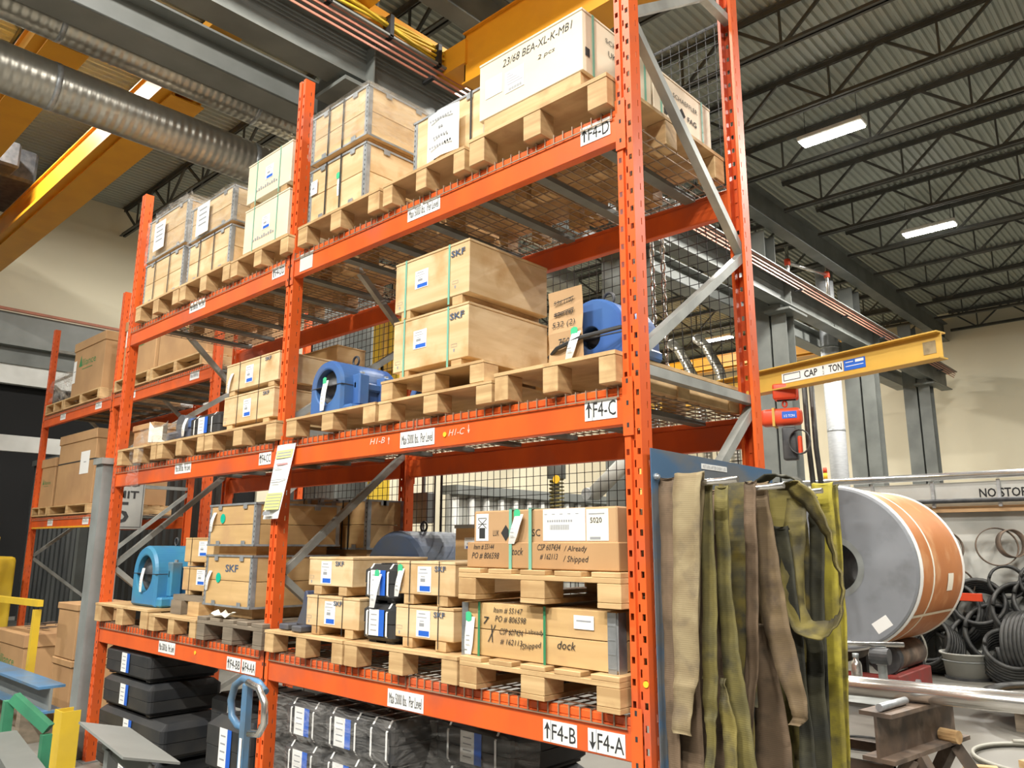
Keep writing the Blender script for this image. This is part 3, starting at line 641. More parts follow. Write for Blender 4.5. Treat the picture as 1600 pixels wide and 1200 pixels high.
taghang(D.objects['plywood_crate.005'], -1.29, 0, 1.50, .13, .04, .025)
# middle shelf left bay
scr(-3.21, -2.58, 2.345, 2.565, 'lower of two small crates left of the middle upright, middle shelf', (-3.03, -2.77), -2.67, -2.90, feet=.03)
t = scr(-3.21, -2.545, 2.57, 2.785, 'upper of two small crates left of the middle upright, middle shelf', (-3.03, -2.77), -2.67, -2.90, feet=.03)
taghang(t, -3.12, 0, 2.72, .13, .035, .03, False)
# top shelf left bay: two pale crates
for z0, z1, l in ((3.512, 3.87, 'lower pale crate with green straps left of the middle upright, top shelf'), (3.875, 4.21, 'upper pale crate with green straps left of the middle upright, top shelf')):
    t = crate(-3.12, -2.555, 0, .55, z0, z1, l, .04, 'pale', (-3.0, -2.70), 'strap', .01, (-2.83, z0 + .2, .10, .095), None)
    b = MB('gink'); [b.box(-2.99 + .028 * k, -2.975 + .028 * k, -.003, -.002, z0 + .1, z0 + .112 + .006 * (k % 3)) for k in range(10)]; b.build('handling_marks', t)
# top shelf right: pale crates written in pen
t = crate(-.79, -.155, -.02, .52, 3.62, 3.925, 'pale crate with pen lettering and paper sheets, top shelf right end', 0, 'pale', (), name='pale_crate')
MB('wood').box(-.76, -.17, -.015, .5, 3.543, 3.6195).build('base_timber', t)
b = MB('ink'); b.text('23/68 BEA-XL-K-MB1', (-.42, -.02, 3.865), .42, .04, shear=.2, tilt=.01, off=.0012); b.text('2 pcs', (-.36, -.02, 3.79), .10, .03, shear=.3, off=.0012); stuff(b.build('pen_writing', t))
b = MB('white', 'gink', 'brandblue'); b.plate((-.69, -.0215, 3.77), .11, .1); b.plate((-.555, -.0215, 3.75), .12, .11)
for k in range(5): b.box(-.60, -.6 + .02 * (k + 1), -.0234, -.0228, 3.79 - .014 * k, 3.793 - .014 * k, 1)
for k in range(16): b.box(-.595 + k * .0055, -.5925 + k * .0055 + .001 * (k % 3), -.0234, -.0228, 3.702, 3.716, 1)
b.build('paper_sheet', t)
b = MB('strap'); b.box(-.153, -.152, .05, .065, 3.62, 3.925); b.box(-.153, -.152, .46, .475, 3.62, 3.925); b.build('strap', t)
b = MB('ink'); b.text('SCHAEFFLER', (-.155, .28, 3.85), .26, .024, 's', off=.003); b.text('UK', (-.155, .2, 3.79), .06, .03, 's', off=.003); b.box(-.153, -.152, -.0, .03, 3.70, 3.74); stuff(b.build('printed_marks', t))
t = crate(-.79, -.155, .54, 1.1, 3.62, 3.925, 'second pale crate behind the pen-marked one, beside the rear upright', 0, 'pale', (), name='pale_crate')
MB('wood').box(-.76, -.17, .55, 1.08, 3.543, 3.6195).build('base_timber', t)
b = MB('strap'); b.box(-.153, -.152, .6, .615, 3.62, 3.925); b.box(-.153, -.152, 1.0, 1.015, 3.62, 3.925); b.build('strap', t)
b = MB('ink'); b.text('SCHAEFFLER', (-.155, .84, 3.84), .24, .026, 's', off=.003); b.text('FAG', (-.155, .9, 3.76), .09, .03, 's', off=.003)
b.pl((-.155, .80, 3.765), [(-.035, 0), (0, -.035), (.035, 0), (0, .035)], 's', off=.003); b.box(-.153, -.152, .63, .66, 3.70, 3.735); stuff(b.build('printed_marks', t))

# hinged collar crates
def collar(x0, x1, y0, y1, z0, z1, label, mk='ply2', rims=True, straps=(), sm='bstrap', film=False, feet=0, seams=1, side_sk=None, name='hinged_crate'):
    t = thing(name, label, 'crate', ((x0 + x1) / 2, y0, z0)); n = seams + 1; zf = z0 + feet; h = (z1 - zf) / n
    for k in range(n): MB(mk).box(x0, x1, y0, y1, zf + k * h + .001, zf + (k + 1) * h - .002).build('panel_collar', t, bevel=.002)
    if feet:
        for xa in (x0 + .03, (x0 + x1) / 2 - .04, x1 - .11): MB('wood').box(xa, xa + .08, y0 + .005, y1 - .02, z0, zf).build('skid', t)
    hw = .028
    for cx, sx in ((x0, 1), (x1, -1)):
        b = MB('tin'); b.box(min(cx, cx + sx * hw), max(cx, cx + sx * hw), y0 - .0025, y0 - .0003, zf + .01, z1 - .008)
        if sx < 0: b.box(x1 + .0003, x1 + .0025, y0, y0 + hw, zf + .01, z1 - .008)
        b.build('corner_hinge', t)
        q = MB('ink'); m_ = int((z1 - zf) / .03)
        for k in range(m_): q.box(cx + sx * .008 - .003, cx + sx * .008 + .003, y0 - .0032, y0 - .0026, zf + .02 + k * .03, zf + .032 + k * .03)
        stuff(q.build('hinge_slots', t))
    b = MB('tin'); b.box(x1 + .0003, x1 + .0025, y1 - hw, y1, zf + .01, z1 - .008); b.build('corner_hinge', t)
    if rims:
        for zz in (zf - .001, z1 - .011):
            b = MB('tin'); b.box(x0 - .006, x1 + .006, y0 - .006, y0 - .003, zz, zz + .012); b.box(x1 + .003, x1 + .006, y0 - .006, y1 + .006, zz, zz + .012); b.box(x0 - .006, x0 - .003, y0 - .006, y1 + .006, zz, zz + .012); b.build('edge_rim', t)
        for xx in (x0 + .12, x1 - .15):
            for zz in (zf + .002, z1 - .035): MB('tin').box(xx, xx + .045, y0 - .008, y0 - .0062, zz, zz + .03).build('clip', t)
        for yy in (y0 + .12, y1 - .2): MB('tin').box(x1 + .0062, x1 + .008, yy, yy + .045, z1 - .035, z1 - .005).build('clip', t)
    for xs in straps:
        b = MB(sm); b.box(xs, xs + .012, y0 - .010, y0 - .0085, z0, z1 + .003); b.box(xs, xs + .012, y0 - .010, y1 + .01, z1 + .0015, z1 + .003); b.build('strap', t)
    if film: filmshell(x0 - .015, x1 + .015, y0 - .015, y1 + .015, zf + film, z1 + .015, t)
    return t
def filmshell(x0, x1, y0, y1, z0, z1, parent, n=9, j=.007, top=True):
    rnd = random.Random(int((x0 + z0) * 1000)); b = MB('film'); J = lambda: (rnd.random() - .3) * j
    def face(f):
        vs = [f(a / n, c / n) for c in range(n + 1) for a in range(n + 1)]
        b.add(vs, [(r * (n + 1) + c, r * (n + 1) + c + 1, (r + 1) * (n + 1) + c + 1, (r + 1) * (n + 1) + c) for r in range(n) for c in range(n)])
    dx, dy, dz = x1 - x0, y1 - y0, z1 - z0
    face(lambda a, c: (x0 + a * dx, y0 - J(), z0 + c * dz + (J() * 3 if c == 0 else 0))); face(lambda a, c: (x1 + J(), y0 + a * dy, z0 + c * dz + (J() * 3 if c == 0 else 0))); face(lambda a, c: (x0 - J(), y0 + a * dy, z0 + c * dz))
    if top: face(lambda a, c: (x0 + a * dx, y0 + c * dy, z1 + J()))
    if parent is None: return b.build('stretch_film', smooth=True, org=((x0 + x1) / 2, y0, z0))
    return b.build('stretch_film', parent, smooth=True)
t = collar(-2.31, -1.735, 0, .55, 3.535, 3.885, 'lower hinged crate of the wrapped pair right of the middle upright', 'ply', straps=(-2.13, -1.98), film=False)
taghang(t, -1.99, 0, 3.76, .13, .04, .0, True)
slabel(t, -2.25, -.009, 3.76, .07, .09, False)
t = collar(-2.31, -1.735, 0, .55, 3.93, 4.25, 'upper hinged crate wrapped in clear film right of the middle upright', 'ply', straps=(-2.13, -1.98), film=.03)
MB('wood').box(-2.28, -1.76, .03, .5, 3.888, 3.928).build('spacer_timber', t)
t = collar(-1.365, -.80, .05, .95, 3.525, 3.87, 'long hinged crate with a large paper notice on the top shelf', 'ply', straps=(-1.19, -.92), film=False, seams=0)
MB('wood').box(-1.365, -.80, .06, .94, 3.513, 3.5235).build('base_board', t)
b = MB('white', 'gink', 'ink'); x0, z0 = -1.19, 3.55; n = 6
vs = [(x0 + s * .24, -.02 + .03 * abs(s - .5), z0 + .26 * i / n) for i in range(n + 1) for s in (0, .5, 1)]
b.add(vs, [(3 * i + k, 3 * i + k + 1, 3 * i + k + 4, 3 * i + k + 3) for i in range(n) for k in (0, 1)])
for i, (nn, ww) in enumerate(((9, .014), (2, .014), (6, .012), (9, .012))):
    for k in range(nn): b.box(x0 + .12 + (k - nn / 2) * .019, x0 + .12 + (k - nn / 2) * .019 + ww, -.0225, -.0215, z0 + .205 - .05 * i, z0 + .217 - .05 * i, 1 if i < 3 or k < 6 else 2)
b.build('paper_notice', t)
# left bay top shelf wrapped stacks
for (xa, xb, z0, zm, z1, nm) in ((-4.78, -4.06, 3.53, 3.88, 4.27, 'leftmost'), (-3.98, -3.31, 3.53, 3.84, 4.14, 'second')):
    collar(xa, xb, 0, .6, z0, zm, 'lower hinged crate of the %s wrapped stack, top shelf left bay' % nm, 'ply', straps=(xa + .2, xb - .25), film=.0)
    t = collar(xa, xb, 0, .6, zm + .03, z1, 'upper hinged crate of the %s wrapped stack, top shelf left bay' % nm, 'ply', film=-.02)
    MB('wood').box(xa + .03, xb - .03, .05, .55, zm + .003, zm + .027).build('spacer_timber', t)
    b = MB('white', 'gink'); b.plate(((xa + xb) / 2 - .08, -.03, (zm + z1) / 2), .2, .24)
    for k in range(4): b.plate(((xa + xb) / 2 - .08, -.0315, (zm + z1) / 2 + .08 - .04 * k), .12, .012, m=1, th=.0004)
    b.build('paper_sheet', t)
o = filmshell(-4.7, -4.1, .02, .55, 4.28, 4.34, None, 9, .05); tag(o, 'crumpled clear film on top of the leftmost wrapped stack', 'film')
# lowest shelf: hinged crate with pen writing
t = collar(-.865, -.055, 0, .85, 1.156, 1.372, 'hinged crate with pen writing and galvanised corner hinges, lowest shelf', 'ply2', False, (), seams=1)
for cx in (-.865, -.09):
    for k in range(2 if cx > -.5 else 1):
        b = MB('galv'); b.box(cx + k * .045 - .004, cx + k * .045 + .034, -.006, -.0032, 1.125, 1.368)
        for q in range(4): b.box(cx + k * .045 - .002, cx + k * .045 + .032, -.008, -.006, 1.17 + .05 * q, 1.175 + .05 * q)
        b.build('hinge_bracket', t) if k == 0 else None
b = MB('galv'); b.box(-.0525, -.049, 0, .05, 1.125, 1.368); b.build('hinge_bracket', t)
for xs in (-.765, -.40): b = MB('strapd'); b.box(xs, xs + .012, -.012, -.0105, 1.135, 1.374); b.build('strap', t)
b = MB('ink'); P = lambda s, x, z, w_, h=.024, sh=.25, ti=0: b.text(s, (x, 0, z), w_, h, shear=sh, tilt=ti, off=.0035)
P('Item # 55147', -.60, 1.345, .16); P('PO # 806598', -.585, 1.31, .17, .026); P('CSP 607434', -.58, 1.262, .13); P(') already', -.455, 1.27, .10, .024); P('# 162113', -.58, 1.222, .12); P('/Shipped', -.475, 1.215, .11, .028, .3, .15); P('dock', -.29, 1.235, .09, .03); P('X', -.69, 1.25, .03, .07); P('7', -.725, 1.30, .03, .03); stuff(b.build('pen_writing', t))
b = MB('white', 'gink'); b.plate((-.205, -.0035, 1.325), .095, .05); b.plate((-.205, -.005, 1.33), .07, .006, m=1, th=.0004); b.build('paper_label', t)
taghang(t, -.815, -.002, 1.31, .155, .052, .01)
# carton on the upper pallet
t = thing('strapped_carton', 'strapped brown carton with shipping labels and pen writing on upper pallet', 'carton', (-.43, 0, 1.516))
MB('card2').box(-.81, -.045, .0, .8, 1.522, 1.755).build('body', t, bevel=.006)
MB('card').box(-.84, -.035, -.01, .815, 1.515, 1.622).build('outer_tray', t, bevel=.004)
for xs in (-.585, -.475): b = MB('strap'); b.box(xs, xs + .016, -.0145, -.0125, 1.50, 1.76); b.box(xs, xs + .016, -.0145, .82, 1.7575, 1.76); b.build('strap', t)
b = MB('white', 'ink'); b.plate((-.755, -.0005, 1.685), .075, .115); b.plate((-.755, -.002, 1.66), .035, .045, m=1, th=.0004)
for s in (-1, 1): b.bar((-.755 - .026, -.0022, 1.70 - s * .02), (-.755 + .026, -.0022, 1.70 + s * .02), .001, .003, 1)
for a, c, e, h in ((-.781, -.729, 1.722, .003), (-.781, -.729, 1.697, .003)): b.box(a, c, -.0024, -.0018, e, e + .003, 1)
b.build('handling_label', t)
b = MB('ink'); b.text('LUK', (-.672, 0, 1.66), .035, .024); b.pl((-.615, -.0015, 1.66), [(-.028, 0), (0, -.034), (.028, 0), (0, .034)], 'f')
b.text('F', (-.567, 0, 1.66), .012, .026); b.text('SC', (-.445, 0, 1.66), .045, .028); stuff(b.build('printed_marks', t))
b = MB('white', 'gink', 'ink'); b.plate((-.30, -.0005, 1.69), .215, .125); [b.box(-.385 + .012 * k, -.377 + .012 * k, -.0025, -.0019, 1.70, 1.709, 1) for k in range(11)]
for k in range(22): b.box(-.37 + k * .0045, -.368 + k * .0045 + .001 * (k % 2), -.0025, -.0019, 1.67, 1.69, 1)
for k in range(5): b.box(-.40 + .04 * k, -.385 + .04 * k, -.0025, -.0019, 1.73, 1.733, 1)
b.build('shipping_label', t)
b = MB('cream', 'gink', 'ink'); b.plate((-.135, -.0005, 1.687), .105, .12); b.text('5020', (-.14, -.002, 1.705), .055, .02, 'f', 2); b.box(-.175, -.1, -.0025, -.0019, 1.727, 1.731, 1); b.box(-.17, -.12, -.0025, -.0019, 1.632, 1.642, 1); b.build('paper_label', t)
b = MB('ink'); P = lambda s, x, z, w_, h=.024, sh=.25: b.text(s, (x, -.01, z), w_, h, shear=sh, off=.0015)
P('Item # 55144', -.735, 1.602, .12); P('PO # 806598', -.725, 1.565, .16, .028); P('Stock', -.545, 1.585, .075, .03); P('CSP 607434', -.37, 1.602, .12); P('# 162113', -.37, 1.565, .09); P('/ Already', -.235, 1.595, .11, .028); P('/ Shipped', -.235, 1.555, .12, .03); stuff(b.build('pen_writing', t))
taghang(t, -.525, -.012, 1.735, .12, .045, .03)
# hinged crates left bay lowest shelf
for z0, z1, l in ((1.235, 1.545, 'lower hinged crate with green dot on grey weathered pallet'), (1.60, 1.86, 'upper hinged crate with green dot on grey weathered pallet')):
    t = collar(-3.28, -2.69, 0, .6, z0, z1, l, 'ply2'); MB('wood').box(-3.22, -2.75, .05, .55, z0 - (.06 if z0 > 1.5 else .045), z0 - .003).build('spacer_timber', t) if z0 > 1.5 else MB('wood').box(-3.22, -2.75, .05, .55, 1.172, z0 - .003).build('spacer_timber', t)
    b = MB('gdot'); b.cyl((-3.10, -.002, z0 + .17), (-3.10, -.0045, z0 + .17), .03, 20); b.build('green_dot', t); taghang(t, -3.20, -.002, z0 + .21, .12, .04, .03, False)
    if z0 < 1.5: b = MB('navyink'); b.text(G, (-2.94, 0, 1.465), .16, .045, off=.002); b.build('stencil', t)
for z0, z1, l in ((1.27, 1.455, 'lower of two small crates on the wooden bearer, left bay'), (1.46, 1.655, 'upper of two small crates on the wooden bearer, left bay')):
    t = crate(-3.82, -3.40, .1, .5, z0, z1, l, .03, 'ply2', (-3.72,), 'bstrap', .005, (-3.55, z0 + .12, .12, .1))
t = thing('timber_bearer', 'timber bearer raising the small crates above the pale pallet', 'bearer', (-3.6, .05, 1.14))
MB('oldwood').box(-3.9, -3.38, .08, .5, 1.232, 1.268).build('board', t)
for xa in (-3.88, -3.62): MB('wood' if xa > -3.7 else 'oldwood').box(xa, xa + .16, .06, .4, 1.141, 1.2315).build('bearer_block', t)
# long crates at the rear of the lowest shelf
for i, (xa, xb, z0, z1, l) in enumerate(((-3.95, -3.05, 1.58, 1.93, 'left long hinged crate at the back behind the middle upright'), (-3.02, -2.50, 1.58, 1.90, 'right long hinged crate with green dot at the back'), (-4.0, -3.3, 1.16, 1.5, 'long crate lying low at the back behind the hinged pair'))):
    t = collar(xa, xb, .68, .98, z0, z1, l, 'ply2', straps=(xa + .25, xb - .2)); MB('wood').box(xa + .02, xb - .02, .7, .96, z0 - .06, z0 - .003).build('skid', t)
    if i == 0: b = MB('navyink'); b.text('SKF', (-3.45, .68, 1.80), .3, .075, off=.003); b.build('stencil', t)
    if i == 1: b = MB('gdot'); b.cyl((-2.90, .678, 1.66), (-2.90, .6755, 1.66), .045, 20); b.build('green_dot', t)
t = thing('long_crate', 'low brown crates row filling the rear of the lowest shelf', 'crate', (-3, .7, 1.16))
MB('ply2').box(-3.28, -2.5, .66, .98, 1.03, 1.515).build('body', t, bevel=.004); MB('tin').box(-3.28, -2.5, .655, .66, 1.50, 1.515).build('edge_rim', t)
t = crate(-1.52, -1.34, .55, .8, 1.50, 1.715, 'small hinged crate with a small label behind the upper small crate', 0, 'ply2', (), lab=(-1.40, 1.62, .09, .06), name='small_crate')
MB('tin').box(-1.525, -1.335, .546, .549, 1.70, 1.718).build('edge_rim', t)
for (xa, xb, z0, z1, l) in ((-1.52, -1.34, 1.03, 1.495, 'brown carton standing under the small hinged crate'),): crate(xa, xb, .56, .8, z0, z1, l, 0, 'card', name='brown_carton')
# crates behind at middle shelf
crate(-3.9, -3.0, .72, .97, 2.222, 2.66, 'lower brown crate at the back behind the blue housing', 0, 'ply2', name='brown_crate'); crate(-3.9, -3.0, .72, .97, 2.69, 3.04, 'upper brown crate at the back behind the blue housing', .02, 'ply2', name='brown_crate')
crate(-1.35, -.9, .62, .97, 2.43, 2.7, 'plain crate hidden behind the big plywood crates', 0, 'ply2', name='brown_crate')
t = thing('timber_plank', 'thick pale plank along the shelf end behind the right upright', 'plank', (-.03, .6, 2.22))
MB('wood').box(-.055, -.01, .2, .99, 2.222, 2.345).build('plank', t, bevel=.004)
# loose cartons left bay middle shelf
def carton(x0, x1, y0, y1, z0, z1, l, lid=.06, logo=None, lab=None, name='brown_carton', strapz=None, cap=True):
    t = thing(name, l, 'carton', ((x0 + x1) / 2, y0, z0)); MB('card').box(x0, x1, y0, y1, z0, z1 - .004).build('body', t, bevel=.006)
    MB('card').box(x0 - .012, x1 + .012, y0 - .012, y1 + .012, z1 - lid, z1).build('lid', t, bevel=.006)
    if logo: 
        b = MB('greenink'); w_ = (x1 - x0) * .55; cx = (x0 + x1) / 2 - .03; cz = z0 + (z1 - z0) * logo; b.text('lliance', (cx + .05, y0, cz), w_ * .8, w_ * .16); b.pl((cx - w_ * .42, y0 - .0015, cz + .01), [(-w_ * .1, -w_ * .1), (w_ * .1, -w_ * .1), (0, w_ * .17)], 'f'); b.box(cx - w_ * .3, cx + w_ * .3, y0 - .002, y0 - .001, cz - w_ * .16, cz - w_ * .145); b.build('printed_logo', t)
    if lab: b = MB('white', 'gink'); b.plate((lab[0], y0 - .002, lab[1]), lab[2], lab[3]); b.box(lab[0] - .03, lab[0] + .05, y0 - .0042, y0 - .0034, lab[1], lab[1] + .01, 1); b.build('paper_label', t)
    if strapz: MB('bstrap').box(x0 - .003, x1 + .003, y0 - .003, y1 + .003, strapz, strapz + .015).build('strap', t)
    return t
carton(-4.94, -4.55, .1, .55, 2.346, 2.56, 'small brown lidded carton behind the left upright, middle shelf', .05)
carton(-4.95, -4.45, .6, .98, 2.346, 2.62, 'open brown carton at the rear of the middle shelf, left bay', .03, name='open_carton')
t = thing('open_flap_carton', 'brown carton with raised flap beyond the blue casting', 'carton', (-4.1, .62, 2.34)); MB('card').box(-4.35, -3.75, .62, .95, 2.345, 2.68).build('body', t, bevel=.004); MB('card2').bar((-4.05, .62, 2.68), (-4.0, .5, 2.78), .3, .005, 0, (1, 0, .3)).build('flap', t)

# ---------------------------------------------------------------- blue bearing housings
def housing(x, y, z, w_, h, l_, label, mk='blue', name='bearing_housing', ribs=True, rotz=0, base=.0, bore=.33, tagp=False, top=1):
    """arch profile, bore facing -y"""
    t = thing(name, label, 'bearing housing', (x, y, z)); R = w_ / 2; zc_ = z + h - R; n = 20
    prof = [(R, 0)] + [(R * math.cos(a * PI / n), h - R + R * math.sin(a * PI / n)) for a in range(n + 1)] + [(-R, 0)]
    m_ = 48; rb = bore * w_
    b = MB(mk, 'bore')
    # resample the outline by angle round the bore centre so outline and bore bridge cleanly
    def outl(a):
        dx, dz = math.cos(a), math.sin(a); best = 9
        for i in range(len(prof)):
            (x1, z1), (x2, z2) = prof[i], prof[(i + 1) % len(prof)]; z1 -= h - R; z2 -= h - R
            ex, ez = x2 - x1, z2 - z1; den = dx * ez - dz * ex
            if abs(den) < 1e-9: continue
            tt = (x1 * ez - z1 * ex) / den; ss = (x1 * dz - z1 * dx) / den
            if tt > 1e-6 and -1e-6 <= ss <= 1 + 1e-6: best = min(best, tt)
        return dx * best, dz * best
    angs = [2 * PI * k / m_ for k in range(m_)]; ca = [math.atan2(-(h - R), s * R) for s in (1, -1)]
    angs = sorted([a % (2 * PI) for a in angs] + [a % (2 * PI) for a in ca]); K = len(angs)
    ring = lambda f, yy: [(x + f(a)[0], yy, zc_ + f(a)[1]) for a in angs]
    cham = .03 * w_ / .3; sm_ = lambda k: (lambda a: (outl(a)[0] * k, outl(a)[1] * k))
    rows = [ring(lambda a: (rb * math.cos(a), rb * math.sin(a)), y + .05), ring(lambda a: (rb * math.cos(a), rb * math.sin(a)), y + .004), ring(lambda a: (rb * 1.08 * math.cos(a), rb * 1.08 * math.sin(a)), y), ring(sm_(.93), y), ring(sm_(1), y + .02), ring(sm_(1), y + l_ - .02), ring(sm_(.93), y + l_)]
    vs = [v for r in rows for v in r]; fs = [(r * K + k, r * K + (k + 1) % K, (r + 1) * K + (k + 1) % K, (r + 1) * K + k) for r in range(len(rows) - 1) for k in range(K)]
    b.add(vs, fs); b.add(rows[-1], [tuple(range(K))]); b.build('body', t)
    c = MB('bore'); c.lathe((x, y + .045, zc_), (0, -1, 0), [(rb, 0), (rb * .85, .012), (rb * .8, .0), (rb * .45, .0), (rb * .42, .02), (0.001, .02)], 24); c.build('bearing_face', t, smooth=True)
    bw = w_ * (.78 if base else .62)
    MB(mk).box(x - bw, x - R - .0005, y + l_ * .2, y + l_ * .8, z, z + h * .17).build('base_lug', t, bevel=.01); MB(mk).box(x + R + .0005, x + bw, y + l_ * .2, y + l_ * .8, z, z + h * .17).build('base_lug', t, bevel=.01)
    s = MB('bore'); s.box(x - R - .002, x + R + .002, y - .002, y + l_ + .002, zc_ - .002, zc_ + .002); s.build('split_line', t)
    if ribs:
        MB(mk).box(x + R + .0005, x + R + .03, y + l_ * .2, y + l_ * .78, zc_ - h * .07, zc_ + h * .07).build('cross_rib', t, bevel=.008)
        MB(mk).box(x + R * .7, x + R + .07, y + l_ * .04, y + l_ * .9, z + .0005, z + h * .16).build('base_flange', t, bevel=.012)
        for k in (.2, .62):
            r = MB(mk); yy = y + l_ * k
            r.box(x + R * .8, x + R + .055, yy, yy + l_ * .18, z + h * .165, zc_ + R * .42); r.build('rib', t, bevel=.008)
            q = MB('tin'); q.cyl((x + R + .03, yy + l_ * .09, zc_ + R * .42), (x + R + .03, yy + l_ * .09, zc_ + R * .5), .014, 8); q.build('bolt', t)
    e = MB('bore'); rr = .028; e.tube([(x + rr * math.cos(a * PI / 8), y + l_ * .5, z + h + .03 + rr * math.sin(a * PI / 8)) for a in range(16)], .007, 6, closed=True); e.cyl((x, y + l_ * .5, z + h - .01), (x, y + l_ * .5, z + h + .006), .012, 8); e.build('eye_bolt', t, smooth=True)
    if tagp: taghang(t, x + .02, y - .01, zc_ + rb * .3, .17 if w_ > .3 else .13, .05, .02, tagp == 2)
    return t
housing(-2.08, .04, 2.325, .31, .325, .40, 'blue bearing housing with hanging tag on small pallet, middle shelf', tagp=2)
housing(-1.90, .62, 2.325, .30, .30, .3, 'second blue bearing housing, behind the tagged one', name='bearing_housing')
housing(-4.30, .03, 1.168, .40, .43, .44, 'large blue-teal bearing housing at the left of the lowest shelf', 'bluet', base=1, tagp=1)
t = housing(-.20, .06, 2.345, .34, .27, .27, 'blue housing under a cardboard sign at the right end, middle shelf', ribs=False, bore=.14)
b = MB('card2', 'ink', 'white', 'gst'); n = 5
b.add([(-.355 + .18 * (i % 2), -.02 + .004 * math.sin(i), 2.35 + .30 * (i // 2) / n) for i in range(2 * n + 2)], [(2 * i, 2 * i + 1, 2 * i + 3, 2 * i + 2) for i in range(n)])
for s, z, w_, h in (('536 (10)', 2.595, .10, .022), ('520 (4)', 2.545, .10, .022), ('532 (2)', 2.50, .12, .03), ('750', 2.42, .06, .04)): b.text(s, (-.27, -.024, z), w_, h, 'f', 1, off=.003, shear=.2)
for z in (2.597, 2.543, 2.549): b.bar((-.32, -.0275, z), (-.215, -.0275, z + .012), .001, .003, 1)
b.build('cardboard_sign', t); taghang(t, -.20, -.026, 2.455, .11, .045, .03)
b = MB('bstrap'); b.tube([(-.44, .2, 2.35), (-.37, -.0, 2.38), (-.30, -.035, 2.40), (-.18, -.035, 2.425), (-.02, .02, 2.45), (-.015, .2, 2.45)], .009, 6); b.build('lashing_strap', t)
housing(-1.99, .50, 1.16, .60, .53, .45, 'large dusty blue round housing behind the small crates', 'navy2', ribs=False, bore=.25)
housing(-1.30, .50, 1.16, .4, .5, .45, 'second round blue housing behind the upper small crates', 'navy', ribs=False) if False else None
# blue cast bracket parts
t = thing('cast_bracket', 'dark blue cast bracket standing beside the left small crates', 'bracket', (-2.22, .1, 1.15))
MB('navy').box(-2.36, -2.27, .0, .22, 1.147, 1.18).build('foot', t, bevel=.006); MB('navy').box(-2.20, -2.11, -.02, .2, 1.147, 1.18).build('foot', t, bevel=.006)
b = MB('navy'); b.add([(-2.27, .05, 1.175), (-2.13, .05, 1.175), (-2.15, .05, 1.30), (-2.18, .05, 1.36), (-2.2, .05, 1.36), (-2.22, .05, 1.27), (-2.27, .15, 1.175), (-2.13, .15, 1.175), (-2.15, .15, 1.30), (-2.18, .15, 1.36), (-2.2, .15, 1.36), (-2.22, .15, 1.27)], [(0, 1, 2, 3, 4, 5), (11, 10, 9, 8, 7, 6)] + [(i, (i + 6), (i + 1) % 6 + 6, (i + 1) % 6) for i in range(6)]); b.build('web', t, bevel=.006)
# small castings left bay middle shelf
t = thing('cast_fitting', 'dark blue casting wrapped in clear film, middle shelf left bay', 'casting', (-4.2, .1, 2.34))
MB('navy').box(-4.35, -3.92, .1, .4, 2.341, 2.45).build('base', t, bevel=.02); MB('blue').box(-4.24, -4.0, .14, .36, 2.45, 2.54).build('boss', t, bevel=.02); MB('navy').cyl((-4.12, .12, 2.49), (-4.12, .38, 2.49), .08, 16).build('barrel', t, smooth=True)
taghang(t, -3.95, .09, 2.52, .13, .05, .03, False)
# film sheet hanging
b = MB('film'); n = 9; vs = []
for i in range(n + 1):
    t_ = i / n; w_ = .12 + .1 * math.sin(t_ * PI) + .06 * t_
    for k in range(5): vs.append((-4.42 + (k - 2) * w_ / 4 + .22 * max(0, .35 - t_), -.075 - .012 * math.sin(k * 2 + i), 2.42 - .42 * t_))
b.add(vs, [(i * 5 + k, i * 5 + k + 1, (i + 1) * 5 + k + 1, (i + 1) * 5 + k) for i in range(n) for k in range(4)]); tag(b.build('hanging_film', smooth=True, org=(-4.42, -.075, 2.0)), 'torn clear film hanging over the middle beam at left', 'film')
b = MB('cream'); n = 6; b.add([(-4.35 + .3 * i / n, .0 - .04 * math.sin(i * 1.3), 2.36 + .0 * i + j * (.13 + .03 * math.sin(i * 2))) for j in (0, 1) for i in range(n + 1)], [(i, i + 1, n + 2 + i, n + 1 + i) for i in range(n)]); tag(b.build('paper_bag', org=(-4.2, 0, 2.36)), 'crumpled cream paper bag in front of the blue casting', 'bag')
b = MB('film'); filmc = filmshell(-4.45, -4.0, -.03, .1, 2.345, 2.47, None, 8, .04); tag(filmc, 'crumpled clear film bag at the pallet edge, middle shelf left bay', 'film')
# ripped paper on grey pallet
b = MB('cream'); b.add([(-3.1 + .045 * i + .01 * j, -.055 + .03 * j, 1.174 + .022 * abs(math.sin(i * 1.3 + j)) * (1 + j * .5)) for j in range(3) for i in range(6)], [(j * 6 + i, j * 6 + i + 1, (j + 1) * 6 + i + 1, (j + 1) * 6 + i) for j in range(2) for i in range(5)]); tag(b.build('torn_paper', org=(-3, 0, 1.17)), 'torn white paper lying on the grey weathered pallet', 'paper')

